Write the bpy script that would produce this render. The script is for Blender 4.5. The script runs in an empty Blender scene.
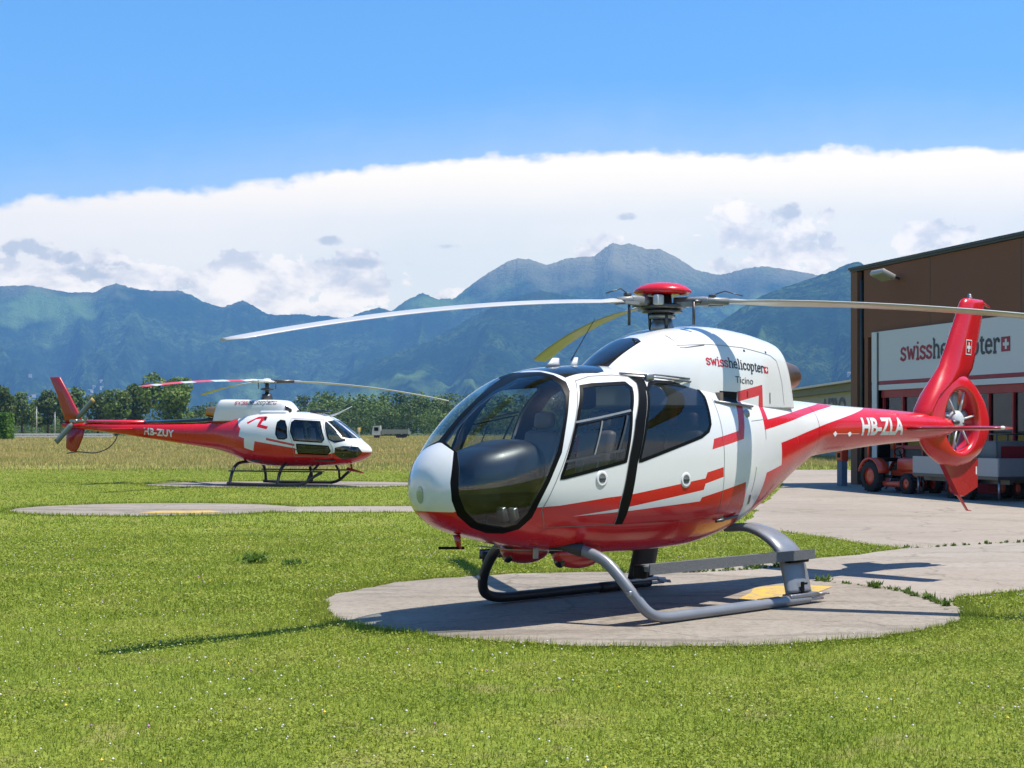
import bpy, bmesh, math, random
import numpy as np
from mathutils import Vector, Matrix, noise
from mathutils.bvhtree import BVHTree
from mathutils.geometry import tessellate_polygon

random.seed(7)
RNG = np.random.default_rng(7)
R = math.radians
scene = bpy.context.scene
COL = scene.collection

# ------------------------------------------------------------ materials
MATS = {}
ALB = .74      # overall reflectance level the exposure is balanced for
def lvl(c): return tuple(v * ALB for v in c)
def newmat(name):
    m = bpy.data.materials.new(name); m.use_nodes = True
    nt = m.node_tree; nt.nodes.clear()
    out = nt.nodes.new('ShaderNodeOutputMaterial')
    MATS[name] = m
    return m, nt, out

def N(nt, t, **kw):
    n = nt.nodes.new(t)
    for k, v in kw.items():
        if k.startswith('i_'):
            n.inputs[k[2:].replace('_', ' ')].default_value = v
        else:
            setattr(n, k, v)
    return n

def principled(name, col, rough=.5, metal=0., coat=0., spec=.5, var=.0, vscale=4., bump=0., bscale=60., dirt=0.):
    """plain painted/metal/rubber surface with slight procedural variation of colour and roughness"""
    m, nt, out = newmat(name); col = lvl(col)
    b = N(nt, 'ShaderNodeBsdfPrincipled')
    b.inputs['Base Color'].default_value = (*col, 1)
    b.inputs['Roughness'].default_value = rough
    b.inputs['Metallic'].default_value = metal
    b.inputs['Coat Weight'].default_value = coat
    b.inputs['Coat Roughness'].default_value = .04
    b.inputs['Specular IOR Level'].default_value = spec
    tc = N(nt, 'ShaderNodeTexCoord')
    no = N(nt, 'ShaderNodeTexNoise'); no.inputs['Scale'].default_value = vscale; no.inputs['Detail'].default_value = 5
    nt.links.new(tc.outputs['Object'], no.inputs['Vector'])
    mr = N(nt, 'ShaderNodeMapRange'); mr.inputs[1].default_value = .3; mr.inputs[2].default_value = .7
    mr.inputs[3].default_value = max(0, rough - .06); mr.inputs[4].default_value = min(1, rough + .06)
    nt.links.new(no.outputs['Fac'], mr.inputs[0]); nt.links.new(mr.outputs[0], b.inputs['Roughness'])
    if var:
        mx = N(nt, 'ShaderNodeMix', data_type='RGBA')
        mx.inputs[6].default_value = (*[c * (1 - var) for c in col], 1)
        mx.inputs[7].default_value = (*[min(1, c * (1 + var)) for c in col], 1)
        nt.links.new(no.outputs['Fac'], mx.inputs[0]); nt.links.new(mx.outputs[2], b.inputs['Base Color'])
    if bump:
        n2 = N(nt, 'ShaderNodeTexNoise'); n2.inputs['Scale'].default_value = bscale; n2.inputs['Detail'].default_value = 4
        nt.links.new(tc.outputs['Object'], n2.inputs['Vector'])
        bp = N(nt, 'ShaderNodeBump'); bp.inputs['Strength'].default_value = bump; bp.inputs['Distance'].default_value = .02
        nt.links.new(n2.outputs['Fac'], bp.inputs['Height']); nt.links.new(bp.outputs[0], b.inputs['Normal'])
    nt.links.new(b.outputs[0], out.inputs[0])
    return m

def glass(name, tint, rough=0.0, refl=1.0):
    m, nt, out = newmat(name)
    tr = N(nt, 'ShaderNodeBsdfTransparent'); tr.inputs[0].default_value = (*tint, 1)
    gl = N(nt, 'ShaderNodeBsdfGlossy'); gl.inputs['Roughness'].default_value = rough
    gl.inputs[0].default_value = (.95 * refl, .97 * refl, 1 * refl, 1)
    lw = N(nt, 'ShaderNodeLayerWeight'); lw.inputs[0].default_value = .5       # thin pane: same reflection from both sides
    pw = N(nt, 'ShaderNodeMath', operation='POWER'); pw.inputs[1].default_value = 4.5; nt.links.new(lw.outputs['Facing'], pw.inputs[0])
    ad = N(nt, 'ShaderNodeMath', operation='MULTIPLY_ADD'); ad.inputs[1].default_value = .93; ad.inputs[2].default_value = .055
    nt.links.new(pw.outputs[0], ad.inputs[0])
    mx = N(nt, 'ShaderNodeMixShader')
    nt.links.new(ad.outputs[0], mx.inputs[0]); nt.links.new(tr.outputs[0], mx.inputs[1]); nt.links.new(gl.outputs[0], mx.inputs[2])
    nt.links.new(mx.outputs[0], out.inputs[0])
    return m

def ground_mat(name, c1, c2, c3, s1=.6, s2=14., rough=.9, bump=.3, crack=False, stain=None):
    """c1/c2 mixed by a broad noise, c3 by a fine one (world coordinates)"""
    m, nt, out = newmat(name); c1, c2, c3 = lvl(c1), lvl(c2), lvl(c3)
    b = N(nt, 'ShaderNodeBsdfPrincipled'); b.inputs['Roughness'].default_value = rough
    b.inputs['Specular IOR Level'].default_value = .2
    g = N(nt, 'ShaderNodeNewGeometry')
    n1 = N(nt, 'ShaderNodeTexNoise'); n1.inputs['Scale'].default_value = s1; n1.inputs['Detail'].default_value = 6; n1.inputs['Roughness'].default_value = .6
    n2 = N(nt, 'ShaderNodeTexNoise'); n2.inputs['Scale'].default_value = s2; n2.inputs['Detail'].default_value = 6; n2.inputs['Roughness'].default_value = .7
    for n in (n1, n2): nt.links.new(g.outputs['Position'], n.inputs['Vector'])
    r1 = N(nt, 'ShaderNodeMapRange'); r1.inputs[1].default_value = .35; r1.inputs[2].default_value = .65
    nt.links.new(n1.outputs['Fac'], r1.inputs[0])
    m1 = N(nt, 'ShaderNodeMix', data_type='RGBA'); m1.inputs[6].default_value = (*c1, 1); m1.inputs[7].default_value = (*c2, 1)
    nt.links.new(r1.outputs[0], m1.inputs[0])
    r2 = N(nt, 'ShaderNodeMapRange'); r2.inputs[1].default_value = .48; r2.inputs[2].default_value = .72; r2.inputs[4].default_value = .8
    nt.links.new(n2.outputs['Fac'], r2.inputs[0])
    m2 = N(nt, 'ShaderNodeMix', data_type='RGBA'); m2.inputs[7].default_value = (*c3, 1)
    nt.links.new(m1.outputs[2], m2.inputs[6]); nt.links.new(r2.outputs[0], m2.inputs[0])
    last = m2.outputs[2]
    if stain:
        n4 = N(nt, 'ShaderNodeTexNoise'); n4.inputs['Scale'].default_value = 1.1; n4.inputs['Detail'].default_value = 8; n4.inputs['Roughness'].default_value = .7; n4.inputs['Distortion'].default_value = .8
        mp = N(nt, 'ShaderNodeMapping'); mp.inputs['Rotation'].default_value = (0, 0, .5); mp.inputs['Scale'].default_value = (.45, 1.5, 1); nt.links.new(g.outputs['Position'], mp.inputs[0]); nt.links.new(mp.outputs[0], n4.inputs['Vector'])
        r4 = N(nt, 'ShaderNodeMapRange'); r4.inputs[1].default_value = .50; r4.inputs[2].default_value = .68; r4.inputs[4].default_value = stain
        nt.links.new(n4.outputs['Fac'], r4.inputs[0])
        m4 = N(nt, 'ShaderNodeMix', data_type='RGBA'); m4.inputs[7].default_value = (*[c * .40 for c in c1], 1); nt.links.new(last, m4.inputs[6]); nt.links.new(r4.outputs[0], m4.inputs[0]); last = m4.outputs[2]
        n5 = N(nt, 'ShaderNodeTexNoise'); n5.inputs['Scale'].default_value = 2.3; n5.inputs['Detail'].default_value = 9; n5.inputs['Roughness'].default_value = .75; nt.links.new(g.outputs['Position'], n5.inputs['Vector'])
        r5 = N(nt, 'ShaderNodeMapRange'); r5.inputs[1].default_value = .60; r5.inputs[2].default_value = .70; r5.inputs[4].default_value = stain * .8; nt.links.new(n5.outputs['Fac'], r5.inputs[0])
        m5 = N(nt, 'ShaderNodeMix', data_type='RGBA'); m5.inputs[7].default_value = (*[min(1, c * 1.35) for c in c2], 1); nt.links.new(last, m5.inputs[6]); nt.links.new(r5.outputs[0], m5.inputs[0]); last = m5.outputs[2]
    if crack:
        vo = N(nt, 'ShaderNodeTexVoronoi', feature='DISTANCE_TO_EDGE'); vo.inputs['Scale'].default_value = .35
        wn = N(nt, 'ShaderNodeTexNoise'); wn.inputs['Scale'].default_value = 1.3; wn.inputs['Detail'].default_value = 5
        nt.links.new(g.outputs['Position'], wn.inputs['Vector'])
        vm = N(nt, 'ShaderNodeVectorMath', operation='ADD'); nt.links.new(g.outputs['Position'], vm.inputs[0]); nt.links.new(wn.outputs['Color'], vm.inputs[1])
        nt.links.new(vm.outputs[0], vo.inputs['Vector'])
        lt = N(nt, 'ShaderNodeMapRange'); lt.inputs[1].default_value = .0; lt.inputs[2].default_value = .012; lt.inputs[3].default_value = .55; lt.inputs[4].default_value = 0.
        nt.links.new(vo.outputs['Distance'], lt.inputs[0])
        m3 = N(nt, 'ShaderNodeMix', data_type='RGBA'); m3.inputs[7].default_value = (*[c * .45 for c in c1], 1)
        nt.links.new(last, m3.inputs[6]); nt.links.new(lt.outputs[0], m3.inputs[0]); last = m3.outputs[2]
    nt.links.new(last, b.inputs['Base Color'])
    bp = N(nt, 'ShaderNodeBump'); bp.inputs['Strength'].default_value = bump; bp.inputs['Distance'].default_value = .02
    n3 = N(nt, 'ShaderNodeTexNoise'); n3.inputs['Scale'].default_value = 55; n3.inputs['Detail'].default_value = 4
    nt.links.new(g.outputs['Position'], n3.inputs['Vector'])
    nt.links.new(n3.outputs['Fac'], bp.inputs['Height']); nt.links.new(bp.outputs[0], b.inputs['Normal'])
    nt.links.new(b.outputs[0], out.inputs[0])
    return m

def leaf_mat(name, cols, scale=3., trans=.3, fine=40.):
    """leaf / blade colour varied by noise of the position, partly translucent"""
    cols = [lvl(c) for c in cols]
    m, nt, out = newmat(name)
    g = N(nt, 'ShaderNodeNewGeometry')
    n1 = N(nt, 'ShaderNodeTexNoise'); n1.inputs['Scale'].default_value = scale; n1.inputs['Detail'].default_value = 3
    n2 = N(nt, 'ShaderNodeTexNoise'); n2.inputs['Scale'].default_value = fine; n2.inputs['Detail'].default_value = 1
    for n in (n1, n2): nt.links.new(g.outputs['Position'], n.inputs['Vector'])
    ad = N(nt, 'ShaderNodeMath', operation='ADD'); nt.links.new(n1.outputs['Fac'], ad.inputs[0]); nt.links.new(n2.outputs['Fac'], ad.inputs[1])
    cr = N(nt, 'ShaderNodeValToRGB'); el = cr.color_ramp.elements
    mr = N(nt, 'ShaderNodeMapRange'); mr.inputs[1].default_value = .6; mr.inputs[2].default_value = 1.4
    nt.links.new(ad.outputs[0], mr.inputs[0]); nt.links.new(mr.outputs[0], cr.inputs[0])
    el[0].color = (*cols[0], 1); el[1].color = (*cols[-1], 1)
    for i, c in enumerate(cols[1:-1]):
        e = el.new((i + 1) / (len(cols) - 1)); e.color = (*c, 1)
    d = N(nt, 'ShaderNodeBsdfPrincipled'); d.inputs['Roughness'].default_value = .55; d.inputs['Specular IOR Level'].default_value = .25
    t = N(nt, 'ShaderNodeBsdfTranslucent')
    nt.links.new(cr.outputs[0], d.inputs['Base Color']); nt.links.new(cr.outputs[0], t.inputs[0])
    mx = N(nt, 'ShaderNodeMixShader'); mx.inputs[0].default_value = trans
    nt.links.new(d.outputs[0], mx.inputs[1]); nt.links.new(t.outputs[0], mx.inputs[2]); nt.links.new(mx.outputs[0], out.inputs[0])
    return m

# ------------------------------------------------------------ mesh accumulation
class G:
    """collects shapes that become ONE mesh object"""
    def __init__(s): s.v = []; s.f = []; s.m = []; s.s = []
    def add(s, V, F, mat=0, smooth=False):
        o = len(s.v); s.v += [tuple(map(float, p)) for p in V]
        for f in F: s.f.append(tuple(i + o for i in f)); s.m.append(mat); s.s.append(smooth)
        return s
    def box(s, c, d, mat=0, rz=0., taper=1., rx=0, ry=0, bev=0.):
        bm = bmesh.new(); bmesh.ops.create_cube(bm, size=1)
        for v in bm.verts:
            k = taper if v.co.z > 0 else 1.
            v.co = Vector((v.co.x * d[0] * k, v.co.y * d[1] * k, v.co.z * d[2]))
        if bev: bmesh.ops.bevel(bm, geom=bm.edges[:], offset=bev, segments=2, affect='EDGES', profile=.5)
        M = Matrix.Translation(c) @ Matrix.Rotation(rz, 4, 'Z') @ Matrix.Rotation(ry, 4, 'Y') @ Matrix.Rotation(rx, 4, 'X')
        bm.transform(M); bm.verts.index_update()
        s.add([v.co for v in bm.verts], [[v.index for v in f.verts] for f in bm.faces], mat, bool(bev)); bm.free(); return s
    def tube(s, P, r, seg=12, mat=0, caps=True, flat=1., up=None):
        P = [Vector(p) for p in P]; n = len(P)
        rr = r if hasattr(r, '__len__') else [r] * n
        V = []; prev = None
        for i, p in enumerate(P):
            d = (P[min(i + 1, n - 1)] - P[max(i - 1, 0)]).normalized()
            if prev is None:
                a = Vector(up) if up else (Vector((0, 0, 1)) if abs(d.z) < .9 else Vector((1, 0, 0)))
                u = (a - d * a.dot(d)).normalized()
            else: u = (prev - d * prev.dot(d)).normalized()
            prev = u; w = d.cross(u)
            for k in range(seg):
                t = 2 * math.pi * k / seg
                V.append(p + (u * math.cos(t) * flat + w * math.sin(t)) * rr[i])
        F = [(i * seg + k, i * seg + (k + 1) % seg, (i + 1) * seg + (k + 1) % seg, (i + 1) * seg + k) for i in range(n - 1) for k in range(seg)]
        o = len(s.v); s.add(V, F, mat, True)
        if caps:
            s.f.append(tuple(o + k for k in range(seg))[::-1]); s.m.append(mat); s.s.append(False)
            s.f.append(tuple(o + (n - 1) * seg + k for k in range(seg))); s.m.append(mat); s.s.append(False)
        return s
    def lathe(s, prof, c=(0, 0, 0), axis='Z', seg=32, mat=0, smooth=True):
        """prof: list of (radius, height)"""
        V = []; n = len(prof)
        for r, h in prof:
            for k in range(seg):
                t = 2 * math.pi * k / seg; a, b = r * math.cos(t), r * math.sin(t)
                p = {'Z': (a, b, h), 'Y': (a, h, b), 'X': (h, a, b)}[axis]
                V.append((p[0] + c[0], p[1] + c[1], p[2] + c[2]))
        F = [(i * seg + k, i * seg + (k + 1) % seg, (i + 1) * seg + (k + 1) % seg, (i + 1) * seg + k) for i in range(n - 1) for k in range(seg)]
        return s.add(V, F, mat, smooth)
    def ell(s, c, r, mat=0, seg=24, rings=14):
        prof = [(max(1e-4, math.sin(math.pi * i / rings)), -math.cos(math.pi * i / rings)) for i in range(rings + 1)]
        V = []; 
        for q, h in prof:
            for k in range(seg):
                t = 2 * math.pi * k / seg
                V.append((c[0] + r[0] * q * math.cos(t), c[1] + r[1] * q * math.sin(t), c[2] + r[2] * h))
        F = [(i * seg + k, i * seg + (k + 1) % seg, (i + 1) * seg + (k + 1) % seg, (i + 1) * seg + k) for i in range(rings) for k in range(seg)]
        return s.add(V, F, mat, True)
    def prism(s, poly, a, b, axis='Y', mat=0, smooth=False):
        """2-D polygon extruded from a to b along axis; poly coords are the two other axes in order"""
        n = len(poly)
        def P(u, w, h): return {'Y': (u, h, w), 'X': (h, u, w), 'Z': (u, w, h)}[axis]
        V = [P(u, w, a) for u, w in poly] + [P(u, w, b) for u, w in poly]
        F = [tuple(range(n))[::-1], tuple(range(n, 2 * n))] + [(i, (i + 1) % n, n + (i + 1) % n, n + i) for i in range(n)]
        return s.add(V, F, mat, smooth)
    def loft(s, secs, mat=0, smooth=True, caps=True):
        n = len(secs[0]); o = len(s.v)
        V = [p for c in secs for p in c]
        F = [(i * n + k, i * n + (k + 1) % n, (i + 1) * n + (k + 1) % n, (i + 1) * n + k) for i in range(len(secs) - 1) for k in range(n)]
        s.add(V, F, mat, smooth)
        if caps:
            s.f.append(tuple(o + k for k in range(n))[::-1]); s.m.append(mat); s.s.append(False)
            s.f.append(tuple(o + (len(secs) - 1) * n + k for k in range(n))); s.m.append(mat); s.s.append(False)
        return s
    def tri(s, poly2, fn, mat=0):
        V3 = [Vector((p[0], p[1], 0)) for p in poly2]
        T = tessellate_polygon([V3]); s.add([fn(*p) for p in poly2], T, mat); return s
    def mirror(s):
        n = len(s.v)
        s.v += [(x, -y, z) for x, y, z in s.v]; s.f += [tuple(i + n for i in f)[::-1] for f in s.f]; s.m += s.m[:]; s.s += s.s[:]
        return s
    def build(s, name, mats, parent=None, **tags):
        me = bpy.data.meshes.new(name); me.from_pydata(s.v, [], s.f)
        for m in (mats if isinstance(mats, (list, tuple)) else [mats]): me.materials.append(m)
        me.polygons.foreach_set('material_index', s.m); me.polygons.foreach_set('use_smooth', s.s)
        bm = bmesh.new(); bm.from_mesh(me)
        bmesh.ops.recalc_face_normals(bm, faces=bm.faces[:]); bm.to_mesh(me); bm.free(); me.update()
        return link(name, me, parent, **tags)

def link(name, data, parent=None, **tags):
    o = bpy.data.objects.new(name, data); COL.objects.link(o)
    if parent is not None: o.parent = parent
    for k, v in tags.items(): o[k] = v
    return o

def thing(name, loc, rz, label, category, group=None):
    o = bpy.data.objects.new(name, None); COL.objects.link(o)
    o.location = loc; o.rotation_euler = (0, 0, rz); o.empty_display_size = .3
    o['label'] = label; o['category'] = category
    if group: o['group'] = group
    return o

def copy_tree(o, parent=None):
    kids = list(o.children)
    c = o.copy(); COL.objects.link(c); c.parent = parent
    for k in kids: copy_tree(k, c)
    return c

def fast_mesh(name, V, F, mats, parent=None, midx=None, smooth=False, **tags):
    """V (n,3), F (m,k) numpy"""
    V = np.asarray(V, np.float32); F = np.asarray(F, np.int32); k = F.shape[1]
    me = bpy.data.meshes.new(name); me.vertices.add(len(V)); me.vertices.foreach_set('co', V.ravel())
    me.loops.add(F.size); me.loops.foreach_set('vertex_index', F.ravel())
    me.polygons.add(len(F)); me.polygons.foreach_set('loop_start', np.arange(len(F), dtype=np.int32) * k)
    me.polygons.foreach_set('loop_total', np.full(len(F), k, np.int32))
    if midx is not None: me.polygons.foreach_set('material_index', np.asarray(midx, np.int32))
    me.polygons.foreach_set('use_smooth', np.full(len(F), smooth))
    for m in (mats if isinstance(mats, (list, tuple)) else [mats]): me.materials.append(m)
    me.update(calc_edges=True); me.validate()
    return link(name, me, parent, **tags)

def inpoly(x, y, poly):
    x = np.asarray(x); y = np.asarray(y); c = np.zeros(x.shape, bool); n = len(poly)
    for i in range(n):
        x1, y1 = poly[i]; x2, y2 = poly[(i + 1) % n]
        if y1 == y2: continue
        c ^= ((y1 > y) != (y2 > y)) & (x < (x2 - x1) * (y - y1) / (y2 - y1) + x1)
    return c

# ------------------------------------------------------------ hull lofts
def pchip(xs, ys, x):
    xs = np.array(xs, float); ys = np.array(ys, float); h = np.diff(xs); d = np.diff(ys) / h
    m = np.zeros(len(xs)); m[0] = d[0]; m[-1] = d[-1]
    for i in range(1, len(xs) - 1):
        if d[i - 1] * d[i] > 0:
            w1 = 2 * h[i] + h[i - 1]; w2 = h[i] + 2 * h[i - 1]; m[i] = (w1 + w2) / (w1 / d[i - 1] + w2 / d[i])
    x = np.asarray(x, float); k = np.clip(np.searchsorted(xs, x) - 1, 0, len(h) - 1); u = (x - xs[k]) / h[k]
    return ys[k] * (1 + 2 * u) * (1 - u) ** 2 + m[k] * h[k] * u * (1 - u) ** 2 + ys[k + 1] * u * u * (3 - 2 * u) + m[k + 1] * h[k] * u * u * (u - 1)

def sections(ST, n, ang, half=False):
    A = np.array(ST)[::-1]
    L = np.concatenate([[0], np.cumsum(np.hypot(np.diff(A[:, 0]), np.diff(A[:, 2]) * .7 + np.diff(A[:, 3]) * .7))])
    q = np.linspace(0, L[-1], n); C = [pchip(L, A[:, k], q) for k in range(7)]
    th = np.linspace(-np.pi / 2, np.pi / 2, ang) if half else np.linspace(0, 2 * np.pi, ang, endpoint=False)
    out = np.zeros((n, len(th), 3))
    for j, t in enumerate(th):
        c, sn = np.cos(t), np.sin(t)
        if abs(c) < 1e-9: c = 0.
        e = np.where(sn >= 0, C[5], C[6])
        y = C[3] * np.sign(c) * abs(c) ** (2 / e)
        z = C[4] + np.where(sn >= 0, C[2] - C[4], C[4] - C[1]) * np.sign(sn) * abs(sn) ** (2 / e)
        out[:, j] = np.stack([C[0], y, z], 1)
    return out

class Hull:
    """a lofted skin that can be cut along outlines, sampled for surface points and smooth normals"""
    def __init__(s, ST, n=150, ang=120, tail_cap=False, warp=None):
        S = sections(ST, n, ang); a = ang
        if warp: S = warp(S)
        s.V = [Vector(v) for v in S.reshape(-1, 3)]
        s.F = [(i * a + j, (i + 1) * a + j, (i + 1) * a + (j + 1) % a, i * a + (j + 1) % a) for i in range(n - 1) for j in range(a)]
        if tail_cap: s.F.append(tuple(range(a)))
        T = []
        for f in s.F:
            for k in range(1, len(f) - 1): T.append((f[0], f[k], f[k + 1]))
        s.T = T; s.bvh = BVHTree.FromPolygons(s.V, T, epsilon=0.)
        # orient outwards
        s.nrm = [Vector((0, 0, 0)) for _ in s.V]
        for t in T:
            A, B, Cc = (s.V[i] for i in t); nn = (B - A).cross(Cc - A)
            for i in t: s.nrm[i] = s.nrm[i] + nn
        mid = s.V[(n // 2) * a]; sgn = 1 if s.nrm[(n // 2) * a].y > 0 else -1
        s.nrm = [(v * sgn).normalized() if v.length > 1e-12 else Vector((1, 0, 0)) for v in s.nrm]
        half = sections(ST, n, ang // 2 + 1, True); b = ang // 2 + 1
        if warp: half = warp(half)
        bm = bmesh.new(); vs = [bm.verts.new(v) for v in half.reshape(-1, 3)]
        for i in range(n - 1):
            for j in range(b - 1):
                q = [vs[i * b + j], vs[(i + 1) * b + j], vs[(i + 1) * b + j + 1], vs[i * b + j + 1]]
                bm.faces.new(q)
        if tail_cap: bm.faces.new([vs[j] for j in range(b)])
        bmesh.ops.remove_doubles(bm, verts=bm.verts[:], dist=1e-5)
        bm.normal_update()
        ref = max(bm.faces, key=lambda f: f.calc_center_median().y)
        if ref.normal.y < 0: bmesh.ops.reverse_faces(bm, faces=bm.faces[:]); bm.normal_update()
        s.bm = bm
    def normal(s, p):
        h = s.bvh.find_nearest(p)
        t = s.T[h[2]]; q = h[0]; A, B, C = (s.V[i] for i in t)
        v0, v1, v2 = B - A, C - A, q - A
        d00, d01, d11, d20, d21 = v0.dot(v0), v0.dot(v1), v1.dot(v1), v2.dot(v0), v2.dot(v1)
        den = d00 * d11 - d01 * d01
        if abs(den) < 1e-14: return s.nrm[t[0]]
        v = (d11 * d20 - d01 * d21) / den; w = (d00 * d21 - d01 * d20) / den
        r = s.nrm[t[0]] * (1 - v - w) + s.nrm[t[1]] * v + s.nrm[t[2]] * w
        return r.normalized() if r.length > 1e-9 else s.nrm[t[0]]
    def hit(s, p, d):
        """surface point on the line p + k d seen from outside (d points outwards)"""
        d = Vector(d).normalized()
        h = s.bvh.ray_cast(Vector(p) + d * 6, -d)
        return h[0]

class Proj:
    def __init__(s, d):
        s.d = Vector(d).normalized()
        up = Vector((0, 0, 1)) if abs(s.d.z) < .9 else Vector((0, 1, 0))
        s.u = up.cross(s.d).normalized(); s.w = s.d.cross(s.u).normalized()
    def to2(s, p): p = Vector(p); return (p.dot(s.u), p.dot(s.w))
    def to3(s, q): return s.u * q[0] + s.w * q[1]
PS = Proj((0, 1, 0))            # port side
PD = Proj((.64, .77, 0))        # diagonal, front left
PT = Proj((0, 0, 1))            # from above
PF = Proj((1, 0, 0))            # from the front
def S2(L): return [PS.to2((x, 0, z)) for x, z in L]      # side outlines are written (x, z)
def P2(pr, L): return [pr.to2(p) for p in L]

def offset2(poly, d):
    """polygon moved inwards (d > 0) by simple mitres"""
    n = len(poly); A = sum(poly[i][0] * poly[(i + 1) % n][1] - poly[(i + 1) % n][0] * poly[i][1] for i in range(n))
    sg = 1 if A > 0 else -1; out = []
    for i in range(n):
        p0, p1, p2 = Vector(poly[i - 1]), Vector(poly[i]), Vector(poly[(i + 1) % n])
        e1 = (p1 - p0).normalized(); e2 = (p2 - p1).normalized()
        n1 = Vector((-e1.y, e1.x)) * sg; n2 = Vector((-e2.y, e2.x)) * sg
        b = n1 + n2; k = b.length_squared
        b = b * (2 / max(k, .8)); out.append(tuple(p1 + b * d))
    return out

def cut(bm, pr, poly, dmin=.02):
    n = len(poly)
    for i in range(n):
        a, b = poly[i], poly[(i + 1) % n]
        x0, x1 = min(a[0], b[0]) - 1e-3, max(a[0], b[0]) + 1e-3; y0, y1 = min(a[1], b[1]) - 1e-3, max(a[1], b[1]) + 1e-3
        e3 = pr.u * (b[0] - a[0]) + pr.w * (b[1] - a[1])
        if e3.length < 1e-6: continue
        nn = pr.d.cross(e3).normalized(); p3 = pr.to3(a); fs = []
        for f in bm.faces:
            if f.normal.dot(pr.d) < dmin: continue
            q = [v.co for v in f.verts]
            us = [c.dot(pr.u) for c in q]
            if max(us) < x0 or min(us) > x1: continue
            ws = [c.dot(pr.w) for c in q]
            if max(ws) < y0 or min(ws) > y1: continue
            ds = [(c - p3).dot(nn) for c in q]
            if min(ds) > -1e-6 or max(ds) < 1e-6: continue
            fs.append(f)
        if not fs: continue
        ge = set(fs)
        for f in fs: ge.update(f.edges); ge.update(f.verts)
        bmesh.ops.bisect_plane(bm, geom=list(ge), dist=1e-5, plane_co=p3, plane_no=nn)
        bm.normal_update()

def pip(q, poly):
    x, y = q; c = False; n = len(poly)
    for i in range(n):
        x1, y1 = poly[i]; x2, y2 = poly[(i + 1) % n]
        if (y1 > y) != (y2 > y) and x < (x2 - x1) * (y - y1) / (y2 - y1) + x1: c = not c
    return c

class Region:
    def __init__(s, pr, poly, dmin=.02): s.pr = pr; s.poly = poly; s.dmin = dmin
    def cut(s, bm): cut(bm, s.pr, s.poly, s.dmin)
    def has(s, f, c): return f.normal.dot(s.pr.d) >= s.dmin and pip(s.pr.to2(c), s.poly)

def hull_part(hull, faces, name, mats, parent, side=1, both=False, inset=0., **tags):
    """faces: list of (list of coords, mat). side -1 mirrors; both joins both halves; inset moves inwards"""
    idx = {}; V = []; NR = []; F = []; M = []
    def vid(co, sd):
        k = (round(co[0], 5), round(co[1] * sd, 5), round(co[2], 5))
        if k not in idx:
            idx[k] = len(V); n = hull.normal(Vector(co)).copy()
            if abs(co[1]) < 1e-4: n.y = 0; n.normalize()
            p = Vector(co) - n * inset
            V.append((p.x, p.y * sd, p.z)); n = -n if inset else n; NR.append((n.x, n.y * sd, n.z))
        return idx[k]
    for sd in ((1, -1) if both else (side,)):
        for co, m in faces:
            ids = [vid(c, sd) for c in co]
            ids2 = [a for i, a in enumerate(ids) if a != ids[i - 1]]
            if len(set(ids2)) < 3 or len(set(ids2)) != len(ids2): continue
            if (sd == -1) != bool(inset): ids2 = ids2[::-1]
            F.append(ids2); M.append(m)
    me = bpy.data.meshes.new(name); me.from_pydata(V, [], F)
    for m in (mats if isinstance(mats, (list, tuple)) else [mats]): me.materials.append(m)
    me.polygons.foreach_set('material_index', M); me.polygons.foreach_set('use_smooth', [True] * len(F))
    me.update()
    if len(me.vertices) == len(NR): me.normals_split_custom_set_from_vertices(NR)
    return link(name, me, parent, **tags)

def ribbon(hull, pts, width, pr=PS, off=.003, closed=False, step=.03, side=1):
    """a thin strip along a line on the hull; pts 2-D in projection pr"""
    P = [Vector(p) for p in pts]
    if closed: P.append(P[0])
    Q = []
    for i in range(len(P) - 1):
        n = max(1, int((P[i + 1] - P[i]).length / step))
        for k in range(n): Q.append(P[i].lerp(P[i + 1], k / n))
    Q.append(P[-1])
    rows = []
    for i, q in enumerate(Q):
        a, b = Q[max(i - 1, 0)], Q[min(i + 1, len(Q) - 1)]
        if closed and i in (0, len(Q) - 1): a, b = Q[-2], Q[1]
        d = (b - a)
        if d.length < 1e-9: continue
        d.normalize(); nn = Vector((-d.y, d.x)); row = []
        for k in (-.5, .5):
            h = hull.hit(pr.to3(q + nn * width * k), pr.d)
            if h is None: row = None; break
            row.append(h + hull.normal(h) * off)
        rows.append(row)
    g = G()
    for i in range(len(rows) - 1):
        if rows[i] and rows[i + 1]:
            g.add([rows[i][0], rows[i][1], rows[i + 1][1], rows[i + 1][0]], [(0, 1, 2, 3)], 0, True)
    if side == -1: g.v = [(x, -y, z) for x, y, z in g.v]
    return g

# ------------------------------------------------------------ lettering
def text_poly(s, bold=0., shear=0.):
    """flat text mesh from the built-in font: verts (x, y), faces; height of capitals about 0.7"""
    cu = bpy.data.curves.new('t', 'FONT'); cu.body = s; cu.size = 1; cu.offset = bold; cu.resolution_u = 4; cu.shear = shear
    o = bpy.data.objects.new('t', cu); COL.objects.link(o)
    dg = bpy.context.evaluated_depsgraph_get(); me = bpy.data.meshes.new_from_object(o.evaluated_get(dg))
    V = [tuple(v.co) for v in me.vertices]; F = [tuple(p.vertices) for p in me.polygons]
    bpy.data.objects.remove(o); bpy.data.curves.remove(cu); bpy.data.meshes.remove(me)
    return V, F

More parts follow.
